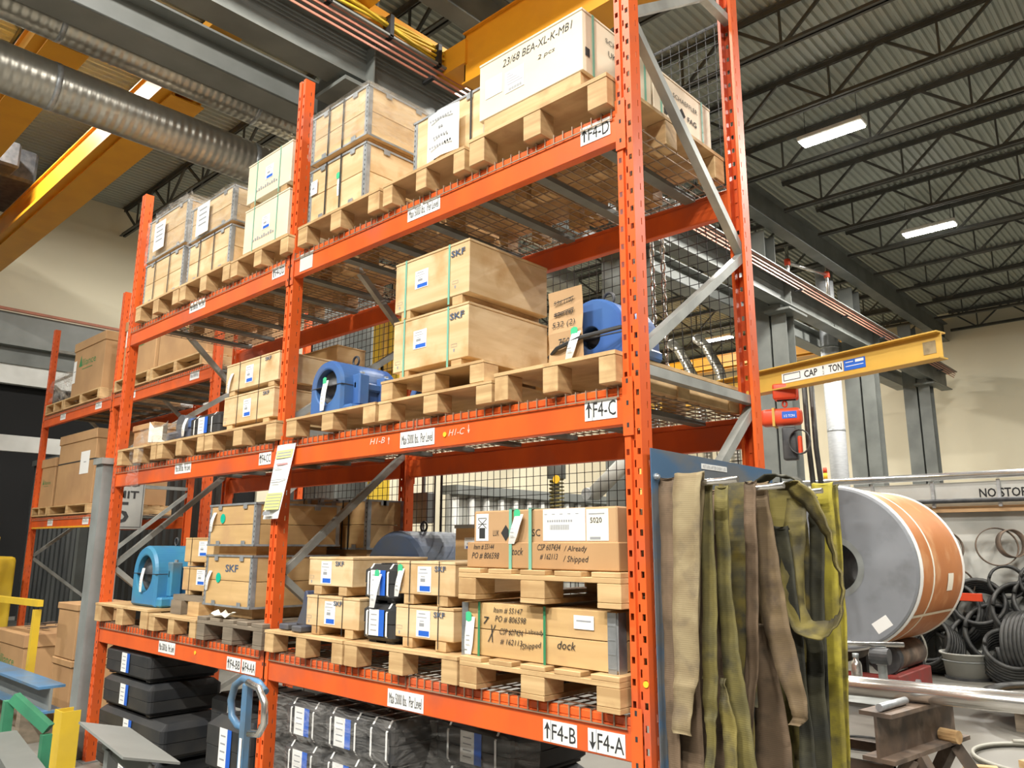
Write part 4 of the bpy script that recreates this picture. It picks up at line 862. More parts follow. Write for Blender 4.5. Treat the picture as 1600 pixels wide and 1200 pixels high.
# ---------------------------------------------------------------- black moulded cases
def rr(mk, x0, x1, y0, y1, z0, z1, r_, ct, cb):
    b = MB(mk); pts = lambda i: [(cx_ + (r_ - i * .5) * math.cos(a), cy_ + (r_ - i * .5) * math.sin(a)) for cx_, cy_, a0 in ((x1 - r_ - i * .5, y1 - r_ - i * .5, 0), (x0 + r_ + i * .5, y1 - r_ - i * .5, PI / 2), (x0 + r_ + i * .5, y0 + r_ + i * .5, PI), (x1 - r_ - i * .5, y0 + r_ + i * .5, 1.5 * PI)) for a in (a0, a0 + PI / 6, a0 + PI / 3, a0 + PI / 2)]
    rows = [[(x, y, z) for x, y in pts(i)] for z, i in ((z0, cb), (z0 + cb * .8, 0), (z1 - ct * .8, 0), (z1, ct))]; K = 16
    b.add([v for q in rows for v in q], [(q * K + k, q * K + (k + 1) % K, (q + 1) * K + (k + 1) % K, (q + 1) * K + k) for q in range(3) for k in range(K)] + [tuple(range(K))[::-1], tuple(range(3 * K, 4 * K))]); return b
def case(x0, x1, y0, y1, z0, z1, label, straps=True, lab=True, grp=None, sn=2):
    t = thing('plastic_case', label, 'case', ((x0 + x1) / 2, y0, z0), grp); h = z1 - z0; zm = z0 + h * .5
    rr('plas', x0 + .002, x1 - .002, y0 + .002, y1 - .002, z0 + h * .05, zm - .002, .035, .002, h * .12).build('lower_shell', t)
    rr('plas', x0, x1, y0, y1, zm, z1, .035, h * .2, .002).build('lid', t)
    for xa in (x0 + .03, x1 - .09): MB('plas').box(xa, xa + .06, y0 + .03, y1 - .03, z0, z0 + h * .1).build('foot', t)
    w_ = x1 - x0
    if straps:
        for k in range(sn):
            xs = x0 + w_ * ((.2, .8)[k] if sn == 2 else .5); r = .016
            b = MB('white'); P_ = [(xs, y0 + .012, z0 + .02), (xs, y0 - .003, z0 + h * .2), (xs, y0 - .004, z1 - h * .22), (xs, y0 + .03, z1 + .002), (xs, y1 - .03, z1 + .002)]
            for i in range(4): b.bar(P_[i], P_[i + 1], .012, .002, 0, (0, -1, .3))
            b.build('strap', t)
    for k in (.35, .65): MB('plas').box(x0 + w_ * k - .012, x0 + w_ * k + .012, y0 + .05, y1 - .05, z1 - .001, z1 + .006).build('lid_ridge', t, bevel=.003)
    if lab: vlabel(t, x0 + w_ * .5, y0 - .004, z0 + h * .52, min(.14, w_ * .46), h * .66)
    return t
case(-1.60, -1.345, .0, .4, 1.146, 1.33, 'lower black moulded case between the small crates'); t = case(-1.60, -1.345, .0, .4, 1.335, 1.515, 'upper black moulded case between the small crates'); taghang(t, -1.455, -.01, 1.47, .16, .05, .03)
case(-3.84, -3.40, .06, .4, 2.34, 2.515, 'black moulded case beside the two small crates, middle shelf', sn=2)
for k, (xa, xb, z0, z1) in enumerate(((-4.84, -4.05, .66, .86), (-4.84, -4.0, .44, .65), (-4.87, -3.75, .20, .43), (-4.85, -3.8, .02, .19))):
    case(xa, xb, .02, .55, z0, z1, ('topmost', 'second', 'third', 'bottom')[k] + ' black case of the tall stack on the floor, left bay', False, True)
t = case(-3.58, -2.98, .25, .75, .40, .64, 'black case with large white sheet right of the tall stack', False, False); b = MB('white', 'gink'); b.plate((-3.2, .246, .52), .26, .14)
for k in range(5): b.plate((-3.22, .2445, .57 - .022 * k), .18, .006, m=1, th=.0004)
b.build('paper_sheet', t)
case(-3.55, -2.95, .25, .75, .02, .385, 'black case under the one with the white sheet', False, True)
case(-3.12, -2.6, .0, .45, .28, .60, 'rounded black case with blue-edged label near the blue handle', False, True); case(-3.12, -2.6, .0, .45, .02, .27, 'lower black case near the blue handle', False, False)
# film-wrapped load under the right bay
pallet('slat', -2.34, -1.38, .0, .14, 'floor pallet under the film-wrapped black cases', y=.05, d=.95)
gl = 'black cases inside the stretch film'
for r, z0 in enumerate((.145, .36, .575)):
    for k, (xa, xb, ya) in enumerate(((-2.34, -1.99, .06), (-1.97, -1.62, .06), (-1.6, -1.4, .06))):
        case(xa, xb, ya, ya + .8, z0, z0 + .21, '%s wrapped black case in the %s row under the right bay' % (('left', 'middle', 'right')[k], ('bottom', 'middle', 'top')[r]), True, k < 2, gl)
for r, z0 in enumerate((.145, .36, .575)): case(-1.38, -.85, .3, .85, z0, z0 + .21, 'rear wrapped black case in the %s row toward the right upright' % ('bottom', 'middle', 'top')[r], True, True, gl)
o = filmshell(-2.37, -1.38, .03, .9, .1, .80, None, 12, .02); tag(o, 'clear stretch film wrapped round the black cases on the floor', 'film')
b = MB('film'); b.add([(-1.36 + .1 * i, .25 + .02 * math.sin(i * 2 + j), .78 - .05 * j - .005 * i * i * (j / 5) + .012 * math.sin(i * 3)) for j in range(6) for i in range(8)], [(j * 8 + i, j * 8 + i + 1, (j + 1) * 8 + i + 1, (j + 1) * 8 + i) for j in range(5) for i in range(7)]); tag(b.build('film_tail', smooth=True, org=(-1, .2, .7)), 'loose tail of stretch film stretched toward the right upright', 'film')
t = thing('steel_plate_stack', 'stack of flat brown steel plates on the floor under the right bay', 'plate', (-.6, .3, 0))
for k in range(6): MB('rust').box(-.95 + .03 * k, .0, .15 + .02 * k, .9, .05 + k * .08, .07 + k * .08).build('plate', t)
for k in range(5): MB('oldwood').box(-.7, -.6, .25, .85, .07 + k * .08, .13 + k * .08).build('spacer_timber', t); MB('oldwood').box(-.3, -.2, .25, .85, .07 + k * .08, .13 + k * .08).build('spacer_timber', t)
MB('oldwood').box(-.7, -.6, .25, .85, 0, .05).build('spacer_timber', t); MB('oldwood').box(-.3, -.2, .25, .85, 0, .05).build('spacer_timber', t)

# notice hanging on the middle upright
b = MB('white', 'yprint', 'pink', 'gink'); n = 10; vs = []
for i in range(n + 1):
    t_ = i / n
    for k in range(3): vs.append((-2.475 + .20 * k / 2 - .10 * t_ * t_ * .9, -.012 - .02 * math.sin(t_ * 2.4) - .02 * t_ * (k == 2), 2.185 - .43 * t_))
b.add(vs, [(i * 3 + k, i * 3 + k + 1, (i + 1) * 3 + k + 1, (i + 1) * 3 + k) for i in range(n) for k in range(2)])
for i, f_ in enumerate(b.f): b.m[i] = 0
def nrow(t0, t1, x0, x1, m_):
    y_ = lambda t: -.012 - .02 * math.sin(t * 2.4) - .02 * t - .002; X_ = lambda f_, t: -2.475 + .2 * f_ - .09 * t * t
    b.add([(X_(x0, t0), y_(t0), 2.185 - .43 * t0), (X_(x1, t0), y_(t0), 2.185 - .43 * t0), (X_(x1, t1), y_(t1), 2.185 - .43 * t1), (X_(x0, t1), y_(t1), 2.185 - .43 * t1)], [(0, 1, 2, 3)], m_)
nrow(.08, .19, .06, .94, 1); nrow(.11, .13, .15, .85, 3); nrow(.15, .17, .12, .88, 3); nrow(.26, .28, .2, .8, 2); nrow(.32, .33, .1, .5, 3); nrow(.48, .49, .1, .9, 3); nrow(.51, .52, .1, .5, 3); nrow(.66, .88, .08, .92, 1); nrow(.90, .95, .1, .5, 3)
for k in range(5): nrow(.68 + .04 * k, .69 + .04 * k, .12, .88, 3)
tag(b.build('paper_notice', org=(-2.4, -.03, 1.76)), 'curling white and yellow paper notice taped to the middle upright', 'notice')

# ---------------------------------------------------------------- second rack load
def gl2(x0, x1, z0, z1, l, logo=.6, lab=None, st=None, y0=1.0, y1=1.9): 
    return carton(x0, x1, y0, y1, z0, z1, l, .12, logo, lab, 'tall_carton', st)
pallet('slat', -10.3, -9.62, 3.345, .14, 'pallet holding the clear plastic bag, second rack', .93); pallet('slat', -9.6, -8.32, 3.345, .14, 'pallet under the green-printed tall carton, second rack', .93)
pallet('slat', -7.86, -6.9, 3.345, .14, 'pallet under the second tall carton, upper level of second rack', .93); pallet('slat', -6.86, -5.62, 3.345, .14, 'pallet under the wide carton, upper level of second rack', .93)
pallet('slat', -10.36, -9.75, 1.965, .12, 'pallet under the small-print carton, lower level of second rack', .93); pallet('slat', -9.7, -8.3, 1.965, .12, 'pallet under the strapped tall carton, lower level of second rack', .93)
gl2(-9.58, -8.5, 3.49, 4.25, 'tall lidded carton with green print, upper level of second rack', lab=(-9.52, 3.85, .1, .3)); gl2(-7.86, -6.95, 3.49, 4.22, 'tall lidded carton half hidden behind the left upright', lab=(-7.78, 4.0, .1, .2))
gl2(-6.85, -5.7, 3.49, 4.2, 'wide carton seen below the top shelf, upper level of second rack')
gl2(-10.355, -9.82, 2.09, 2.74, 'small green-printed carton, lower level of second rack', .5); gl2(-9.72, -8.42, 2.09, 3.0, 'tall carton with black strap and white sheet, lower level of second rack', None, (-8.75, 2.6, .3, .28), 2.62)
o = filmshell(-10.3, -9.7, 1.0, 1.5, 3.49, 3.85, None, 9, .12); tag(o, 'bulging clear plastic bag beside the green-printed carton', 'bag')

# speed sign
M['signg'] = mat('shaded_sign', (.36, .36, .33, 1), (.28, .28, .26, 1), .5, scale=(3, 3, 3))  # white sign darkened in its colour to stand in for the shade there
t = thing('speed_sign', 'white speed limit five sign behind the left upright', 'sign', (-6.55, .66, 1.6))
b = MB('signg'); b.box(-6.56, -6.55, .44, .88, 1.755, 2.28); b.build('plate', t, bevel=.02, seg=3)
b = MB('ink'); b.text('SPEED', (-6.548, .66, 2.215), .34, .065, 's'); b.text('LIMIT', (-6.548, .66, 2.10), .32, .075, 's'); b.text('5', (-6.548, .66, 1.92), .16, .21, 's')
for a, c, e, g_ in ((.46, .86, 1.775, 1.78), (.46, .86, 2.258, 2.263), (.455, .46, 1.775, 2.263), (.86, .865, 1.775, 2.263)): b.box(-6.5495, -6.548, a, c, e, g_)
b.build('sign_lettering', t); MB('grey').box(-6.60, -6.561, .64, .68, 0, 2.25).build('sign_post', t)
# stub post and left foreground
t = thing('steel_bollard', 'plain weathered grey steel post standing left of the rack', 'post', (-5.165, .01, 0))
b = MB('grey'); b.box(-5.24, -5.09, -.06, -.055, 0.012, 2.25); b.box(-5.24, -5.235, -.055, .08, 0.012, 2.25); b.box(-5.095, -5.09, -.055, .08, 0.012, 2.25); b.box(-5.235, -5.095, .075, .08, 0.012, 2.25); b.build('shaft', t)
MB('brace').box(-5.26, -5.07, -.08, .10, 2.2505, 2.30).build('cap', t); MB('girder').box(-5.34, -5.07, -.12, .14, 0, .012).build('base_plate', t)
t = thing('post_guard', 'yellow folded steel guard at the foot of the left upright', 'guard', (-4.93, -.2, 0))
b = MB('yellow'); b.box(-5.03, -4.87, -.23, -.222, 0, .40); b.box(-4.878, -4.87, -.222, -.1, 0, .40); b.box(-5.03, -5.022, -.222, -.1, 0, .4); b.build('shield', t)
t = thing('hand_truck', 'blue tube-handled hand truck in front of the left bay', 'hand truck', (-1.75, -.5, 0))
loop = [(-1.60, -.5, .97), (-1.66, -.5, 1.0), (-1.8, -.5, 1.005), (-1.87, -.5, .97), (-1.90, -.5, .90), (-1.88, -.5, .83), (-1.82, -.5, .80), (-1.75, -.5, .80)]
MB('hblue').tube(loop, .017, 10).build('handle_loop', t, smooth=True)
MB('steel').tube([(-1.72, -.52, 1.0), (-1.62, -.52, .985), (-1.565, -.52, .93), (-1.56, -.52, .85), (-1.60, -.52, .80), (-1.68, -.52, .79)], .016, 10).build('handle_grip', t, smooth=True)
MB('hblue').box(-1.775, -1.735, -.52, -.48, .12, .99).build('mast', t, bevel=.006); MB('hblue').box(-1.9, -1.6, -.52, -.3, .10, .12).build('toe_plate', t)
for xx in (-1.93, -1.57): MB('bore').cyl((xx - .03, -.42, .1), (xx + .03, -.42, .1), .1, 20).build('wheel', t, smooth=True)
MB('white').box(-1.757, -1.738, -.523, -.5205, .62, .76).build('paper_label', t)
# grey steel sections
t = thing('steel_beam_offcut', 'bluish grey steel plate beam on trestle before the left bay', 'beam', (-3.1, -.45, 0))
b = MB('girderl'); b.bar((-3.62, -.40, .52), (-2.68, -.50, .50), .3, .012, 0, (0, .25, 1)); b.build('top_plate', t)
MB('girder').bar((-3.6, -.40, .45), (-2.7, -.5, .43), .015, .12).build('web', t)
for xx in (-3.45, -2.95): MB('grey').box(xx, xx + .06, -.45, -.39, 0, .42).build('leg', t)
t = thing('steel_beam_offcut', 'dark grey steel section at the bottom left corner', 'beam', (-3.9, -.95, 0))
b = MB('girder'); b.bar((-4.0, -.85, .47), (-2.7, -1.02, .45), .16, .05); b.bar((-4.0, -.85, .36), (-2.7, -1.02, .34), .02, .16); b.build('section', t)
for xx in (-3.9, -3.0): MB('grey').box(xx, xx + .06, -.97, -.91, 0, .3).build('leg', t)
t = thing('green_trestle', 'green painted box-section trestle at lower left', 'trestle', (-4.4, -.7, 0))
b = MB('green'); b.bar((-4.30, -.72, .64), (-4.12, -.55, .45), .06, .06); b.build('sloping_arm', t)
for p_, q_ in (((-4.32, -.74, .0), (-4.32, -.74, .62)), ((-4.12, -.56, 0), (-4.12, -.56, .42)), ((-4.9, -1.0, .33), (-4.30, -.74, .36)), ((-4.9, -1.0, .1), (-4.12, -.6, .12))): MB('green').bar(p_, q_, .055, .055).build('frame_member', t)
t = thing('blue_beam', 'pale blue painted steel beam lying left of the post', 'beam', (-6.6, -.1, 0))
MB('hblue').box(-7.4, -5.55, -.2, .0, .47, .49).build('flange', t); MB('girderl').box(-7.4, -5.55, -.11, -.09, .3, .4695).build('web', t); MB('hblue').box(-7.4, -5.55, -.2, .0, .28, .2995).build('flange', t)
for xx in (-7.0, -6.0): MB('oldwood').box(xx, xx + .1, -.2, .0, 0, .2795).build('bearer_block', t)
pallet('slat', -8.7, -7.5, .0, .12, 'floor pallet under the low carton at far left', .2); carton(-8.65, -7.58, .25, .88, .125, .70, 'low brown carton with scrap on its lid, far left floor', .13, .5)
carton(-6.85, -6.35, .3, .8, 0, .56, 'lower carton behind the grey post', .06); carton(-6.85, -6.35, .3, .8, .565, 1.06, 'upper carton behind the grey post', .06)
t = thing('scrap_metal', 'small heap of metal strips on the low carton lid', 'scrap', (-8.1, .5, .7)); b = MB('rust')
for k in range(14): a = random.random() * 3; x = -8.3 + random.random() * .4; y = .4 + random.random() * .3; b.bar((x, y, .71 + k * .004), (x + .2 * math.cos(a), y + .2 * math.sin(a), .715 + k * .004), .02, .006)
stuff(b.build('metal_strips', t))
t = thing('guard_rail', 'yellow tubular guard rail in front of the second rack', 'rail', (-8, .35, 0))
MB('yellow').bar((-9.4, .1, 1.02), (-6.75, .1, 1.06), .05, .06).build('top_rail', t)
for xx in (-9.3, -6.85): MB('yellow').box(xx, xx + .06, .07, .13, 0, 1.0).build('rail_post', t)
t = thing('yellow_machine', 'yellow machine body with dark window at the far left edge', 'machine', (-10.6, .2, 0))
MB('yellow').box(-11.4, -9.85, -.2, .7, .55, 1.45).build('body', t, bevel=.05, seg=2); MB('bore').box(-11.2, -10.4, -.21, -.2, 1.0, 1.3).build('window', t); MB('bore').cyl((-10.3, -.22, 1.5), (-10.3, .1, 1.5), .15, 16).build('tank', t)
for xx in (-11.2, -10.2): MB('bore').cyl((xx, -.25, .28), (xx, .0, .28), .28, 20).build('wheel', t)
b = MB('yellow'); b.bar((-9.75, .3, .1), (-9.35, .3, 1.7), .08, .12); tag(b.build('yellow_prop', org=(-9.5, .3, .1)), 'leaning yellow post beside the second rack upright', 'post')

# yellow press behind mesh
t = thing('yellow_press', 'tall yellow machine behind the mesh of the left bay', 'machine', (-8.8, 5.5, 0))
MB('yellow').box(-9.6, -7.9, 5.2, 5.9, 3.6, 5.3).build('upper_body', t, bevel=.03); MB('yellow').box(-9.3, -8.55, 5.2, 5.6, 2.25, 2.75).build('lower_body', t, bevel=.02)
for k in range(3): MB('jib').box(-9.2 + .45 * k, -9.12 + .45 * k, 5.12, 5.2, 3.7, 5.2).build('rib', t)
MB('jib').box(-9.4, -7.95, 5.12, 5.2, 4.35, 4.45).build('rib', t); MB('girder').box(-9.2, -8.7, 5.25, 5.6, 0, 2.25).build('pedestal', t); MB('girder').box(-9.1, -8.7, 5.3, 5.6, 2.75, 3.6).build('neck', t)
tag(MB('girder').lathe((-10.4, 5.6, 0), (0, 0, 1), [(.0, 0), (.7, 0), (.7, 4.2), (.45, 4.7), (0, 4.75)], 24).build('dark_tank', smooth=True), 'dark round tank left of the tall yellow machine', 'tank')
# flexible duct arms, valve behind mesh right
t = thing('fume_extractor', 'pale jointed extraction arm behind the mesh above the carton', 'arm', (-5.6, 8, 2)); MB('wallg').tube([(-6.2, 8, 2.45), (-5.4, 8, 3.05)], .13, 14).build('hose', t, smooth=True); MB('wallg').tube([(-5.4, 8, 3.05), (-4.7, 8, 2.9)], .13, 14).build('hose', t, smooth=True); MB('tin').cyl((-6.25, 7.85, 2.45), (-6.25, 8.15, 2.45), .1, 12).build('joint', t); MB('grey').box(-5.5, -5.4, 7.95, 8.05, 0, 2.95).build('support_post', t)
t = thing('spring_column', 'vertical valve with yellow tag and spring behind the mesh', 'valve', (-7.0, 8, 2)); MB('grey').cyl((-7.0, 8, 2.75), (-7.0, 8, 3.6), .16, 14).build('cylinder', t, smooth=True)
b = MB('olive') if False else MB('s_must'); b.tube([(-7.0 + .12 * math.cos(a * .8), 8 + .12 * math.sin(a * .8), 2.1 + a * .008) for a in range(80)], .018, 5); b.build('spring', t, smooth=True); MB('grey').cyl((-7, 8, 0), (-7, 8, 2.75), .05, 10).build('rod', t); MB('ydot').cyl((-6.85, 7.82, 2.72), (-6.85, 7.80, 2.72), .07, 16).build('round_tag', t)
# hanging chain behind the right bay
t = thing('lifting_chain', 'steel lifting chain hanging behind the mesh beside the right upright', 'chain', (-.7, 1.4, 2.3))
for s in (0, 1):
    l0 = None
    for k in range(26):
        z = 3.55 - k * .052; x = -.74 + s * .075; b = MB('steel')
        if k < 2:
            pts = [((.013 * math.cos(a * PI / 6) if k == 0 else 0), (.013 * math.cos(a * PI / 6) if k else 0), .033 * math.sin(a * PI / 6)) for a in range(12)]
            b.tube(pts, .0055, 6, closed=True); me = b.mesh('chain_link', smooth=True); (globals().__setitem__('LK%d' % k, me))
        o = D.objects.new('chain_link', globals()['LK%d' % (k % 2)]); C.objects.link(o); o.parent = t; o.location = (x + .7, 0, z - 2.3)
MB('grey').box(-.85, -.55, 1.37, 1.43, 3.58, 3.63).build('chain_bar', t); MB('grey').box(-.72, -.68, 1.031, 1.369, 3.58, 3.62).build('bracket_arm', t); MB('grey').box(-.72, -.68, 1.0102, 1.03, 3.25, 3.62).build('bracket_plate', t)

# ---------------------------------------------------------------- sling board and slings
t = thing('sling_board', 'blue steel board bolted to the rack end with sling pegs', 'board', (.09, .55, 1.0))
b = MB('board'); b.add([(.09, .03, .35), (.09, 1.04, .35), (.09, 1.04, 1.955), (.09, .03, 1.965), (.094, .03, .35), (.094, 1.04, .35), (.094, 1.04, 1.955), (.094, .03, 1.965)], [(0, 3, 2, 1), (4, 5, 6, 7), (0, 1, 5, 4), (1, 2, 6, 5), (2, 3, 7, 6), (3, 0, 4, 7)]); b.build('panel', t)
b = MB('white', 'gink'); b.plate((.0945, .50, 1.925), .21, .022, 's'); b.text('RETURN AFTER EVERY USE', (.0957, .50, 1.925), .19, .013, 's', 1); b.build('instruction_label', t)
for y in (.055, 1.0): b = MB('tin'); b.cyl((.094, y, 1.86), (.104, y, 1.86), .012, 8); b.cyl((.104, y, 1.86), (.112, y, 1.86), .007, 8); b.build('bolt', t)
for y in (.10, .47, .84): MB('steel').cyl((.094, y, 1.825), (.40, y, 1.825 + .012), .012, 10).build('peg', t, smooth=True)
MB('steel').cyl((.06, .09, 1.5), (.105, .09, 1.5), .01, 8).build('bolt', t)
def ribbon(path, label, mk, th=.006, name='lifting_sling'):
    """path: (centre, half-width vector) rows"""
    rnd = random.Random(label); b = MB(mk); rows = []; n = len(path)
    # subdivide with a smooth interpolation
    P_ = [Vector(p[0]) for p in path]; W_ = [Vector(p[1]) for p in path]; S = 6
    def cr(A, i, t):
        p0, p1, p2, p3 = A[max(i - 1, 0)], A[i], A[min(i + 1, n - 1)], A[min(i + 2, n - 1)]
        return .5 * ((2 * p1) + (-p0 + p2) * t + (2 * p0 - 5 * p1 + 4 * p2 - p3) * t * t + (-p0 + 3 * p1 - 3 * p2 + p3) * t ** 3)
    pts = []; ws = []
    for i in range(n - 1):
        for k in range(S): pts.append(cr(P_, i, k / S)); ws.append(cr(W_, i, k / S))
    pts.append(P_[-1]); ws.append(W_[-1]); m_ = len(pts); vs = []
    for i in range(m_):
        tn = (pts[min(i + 1, m_ - 1)] - pts[max(i - 1, 0)]).normalized(); nr = ws[i].cross(tn)
        nr = nr.normalized() if nr.length > 1e-6 else Vector((0, 1, 0)); wv = .005 * math.sin(i * .9 + 2.5 * rnd.random())
        for s in (-1, -.5, 0, .5, 1):
            for sd in (1, -1): vs.append(pts[i] + ws[i] * s + nr * (sd * th / 2 + wv + .006 * (1 - s * s)))
    fs = []
    for i in range(m_ - 1):
        a = i * 10; c = a + 10
        for k in range(4): fs.append((a + 2 * k, a + 2 * k + 2, c + 2 * k + 2, c + 2 * k)); fs.append((a + 2 * k + 1, c + 2 * k + 1, c + 2 * k + 3, a + 2 * k + 3))
        fs.append((a, c, c + 1, a + 1)); fs.append((a + 8, a + 9, c + 9, c + 8))
    fs.append(tuple(range(0, 10, 2)) + tuple(range(9, 0, -2))); fs.append(tuple(range((m_ - 1) * 10 + 8, (m_ - 1) * 10 - 1, -2)) + tuple(range((m_ - 1) * 10 + 1, m_ * 10, 2)))
    b.add(vs, fs); c0 = pts[m_ // 2]; o = b.build(name, smooth=True, org=(pts[0].x, pts[0].y, min(p.z for p in pts))); return tag(o, label, 'sling', 'webbing slings hanging on the blue board')
def over(y, l, label, mk, r_=.015, th=.006, bz=.1):
    """sling draped over a peg: rows l = (x_left, x_right, z) down the front face at y; the tail behind goes straight down"""
    xa, xb, z = l[0]; rows = []
    xc, hw = (xa + xb) / 2, (xb - xa) / 2; pk = y + r_
    zt_ = 1.8 if z > 1.6 else z; tl = l[1:4]; rows.append((((tl[-1][0] + tl[-1][1]) / 2 - .02, y + 2 * r_ + .006, tl[-1][2] + .1), (hw * .7, 0, 0))); rows.append((((tl[0][0] + tl[0][1]) / 2 - .015, y + 2 * r_ + .004, tl[0][2] + .02), (hw * .7, 0, 0))); rows.append(((xc - .008, y + 2 * r_, z - .03), (hw * .8, 0, 0))); rows.append(((xc, pk, z + .012), (hw, 0, 0)))
    for i, (a, c, zz) in enumerate(l):
        rows.append((((a + c) / 2, y + (.0 if i else .003), zz - (.02 if i == 0 else 0)), ((c - a) / 2, .0, 0)))
    if z < 1.78: rows = rows[3:]       # hangs inside another loop, its top is hidden
    return ribbon(rows, label, mk, th)
over(.075, [(.096, .16, 1.838), (.09, .15, 1.5), (.088, .15, 1.2), (.088, .14, .85), (.088, .14, .1)], 'brown sling nearest the rack upright', 's_brown')
over(.13, [(.10, .20, 1.80), (.10, .20, 1.4), (.10, .20, .9), (.10, .22, .4), (.10, .22, .1)], 'brown sling edge glimpsed between the pale tan and olive slings', 's_brown', .01)
over(.26, [(.10, .24, 1.80), (.10, .24, 1.5), (.10, .235, 1.1), (.10, .23, .6), (.10, .23, .1)], 'dull brown sling hanging behind the pale tan one', 's_brown', .01)
over(.045, [(.175, .285, 1.85), (.160, .262, 1.5), (.150, .245, 1.19), (.145, .22, 1.1), (.135, .205, .98)], 'broad pale tan sling with stitched bands, second from the upright', 's_tan', .03)
over(.115, [(.24, .289, 1.81), (.231, .286, 1.374), (.221, .275, 1.139), (.219, .268, 1.055), (.225, .259, .974), (.204, .242, .749), (.2, .24, .4)], 'narrow olive sling with a pale sewn eye beside the tan one', 's_olive', .01)
over(.155, [(.262, .282, 1.15), (.259, .312, 1.038), (.268, .315, .937), (.262, .305, .758), (.25, .30, .4)], 'short yellow-lined sling eye low beside the tan sling', 's_must', .008)
over(.20, [(.252, .305, 1.811), (.250, .303, 1.504), (.252, .315, 1.285), (.260, .34, 1.074), (.265, .36, .87), (.25, .351, .571), (.25, .34, .2)], 'dark olive sling widening downward beside the first peg tip', 's_olive', .015)
over(.43, [(.145, .276, 1.84), (.154, .255, 1.495), (.157, .242, 1.186), (.168, .24, .914), (.142, .217, .474), (.14, .21, .2)], 'blotched olive-yellow sling on the second peg', 's_camo', .03)
over(.39, [(.275, .322, 1.83), (.258, .306, 1.382), (.253, .291, 1.176), (.239, .254, .952), (.241, .246, .92)], 'slim brown sling edge hanging from the second peg', 's_brown', .012)
over(.49, [(.256, .32, 1.84), (.267, .35, 1.569), (.271, .368, 1.39), (.292, .392, 1.239), (.333, .416, 1.107), (.365, .423, 1.011), (.348, .391, .972)], 'long brown sling twisting into a loop, centre of the board', 's_tb', .02)
over(.56, [(.204, .257, 1.30), (.19, .299, 1.059), (.172, .325, .78), (.15, .313, .443), (.15, .31, .2)], 'reddish brown sling low down behind the twisted loop', 's_brown', .01)
over(.53, [(.11, .22, 1.80), (.11, .22, 1.4), (.11, .20, 1.1), (.10, .19, .6), (.10, .19, .1)], 'near-black sling close to the board on the second peg', 's_dark', .01)
over(.60, [(.10, .19, 1.72), (.11, .24, 1.3), (.11, .24, .9), (.10, .2, .5), (.10, .2, .1)], 'dark brown sling close to the board beside the twisted loop', 's_tb', .008)
over(.80, [(.11, .26, 1.80), (.12, .28, 1.4), (.12, .29, 1.0), (.11, .28, .5), (.10, .27, .1)], 'dirty olive sling close to the board on the third peg', 's_olive', .01)
over(.87, [(.12, .31, 1.80), (.13, .32, 1.4), (.14, .32, 1.0), (.12, .30, .5), (.10, .29, .1)], 'stained yellow-brown sling close to the board by the rear upright', 's_camo', .01)
over(.62, [(.276, .34, 1.669), (.307, .363, 1.349), (.33, .372, 1.068), (.322, .384, .796), (.301, .369, .507), (.30, .36, .2)], 'very dark sling behind the twisted loop', 's_dark', .01)
over(.68, [(.225, .345, 1.85), (.24, .365, 1.67), (.25, .345, 1.42), (.27, .34, 1.25), (.275, .335, 1.0), (.27, .33, .3)], 'wide mustard sling with centre stitching on the third peg', 's_must', .04)
over(.76, [(.318, .385, 1.246), (.31, .381, 1.006), (.308, .388, .774), (.286, .37, .478), (.28, .36, .2)], 'dark green sling low between the mustard and yellow slings', 's_dark', .01)
over(.82, [(.340, .402, 1.72), (.323, .38, 1.339), (.317, .369, .997), (.315, .355, .761), (.296, .337, .461)], 'black-stained sling inside the open ring', 's_dark', .01)
ribbon([((.24, .74, 1.85), (.05, 0, 0)), ((.33, .66, 1.865), (.045, -.04, 0)), ((.41, .62, 1.81), (.038, -.03, .02)), ((.472, .61, 1.72), (.034, -.045, .014)), ((.515, .61, 1.58), (.026, -.05, 0)), ((.535, .61, 1.45), (.022, -.05, 0)), ((.515, .61, 1.35), (.016, -.05, -.014)), ((.462, .61, 1.305), (.0, -.05, -.03)), ((.39, .61, 1.305), (-.018, -.045, -.02)), ((.345, .62, 1.374), (-.030, -.03, 0)), ((.335, .63, 1.495), (-.038, -.02, 0)), ((.35, .65, 1.66), (-.045, 0, 0)), ((.36, .67, 1.80), (-.04, 0, 0))], 'olive sling bowed out into a big open ring at right', 's_must')
over(.90, [(.33, .416, 1.86), (.342, .416, 1.567), (.326, .405, 1.232), (.298, .385, .739), (.271, .357, .383), (.26, .35, .2)], 'bright yellow sling behind the open ring', 's_yel', .02)
over(.94, [(.389, .426, 1.85), (.389, .421, 1.489), (.384, .415, 1.234), (.349, .385, .741), (.32, .356, .385), (.31, .35, .2)], 'narrow yellow sling edge, outermost on the board', 's_yel', .012)
ribbon([((.20, .72, 1.80), (.03, 0, 0)), ((.22, .66, 1.87), (.03, .01, 0)), ((.30, .64, 1.895), (.01, .03, 0)), ((.37, .66, 1.87), (.0, .035, 0)), ((.42, .7, 1.8), (0, .03, .0))], 'black sling arched over the pegs', 's_dark')

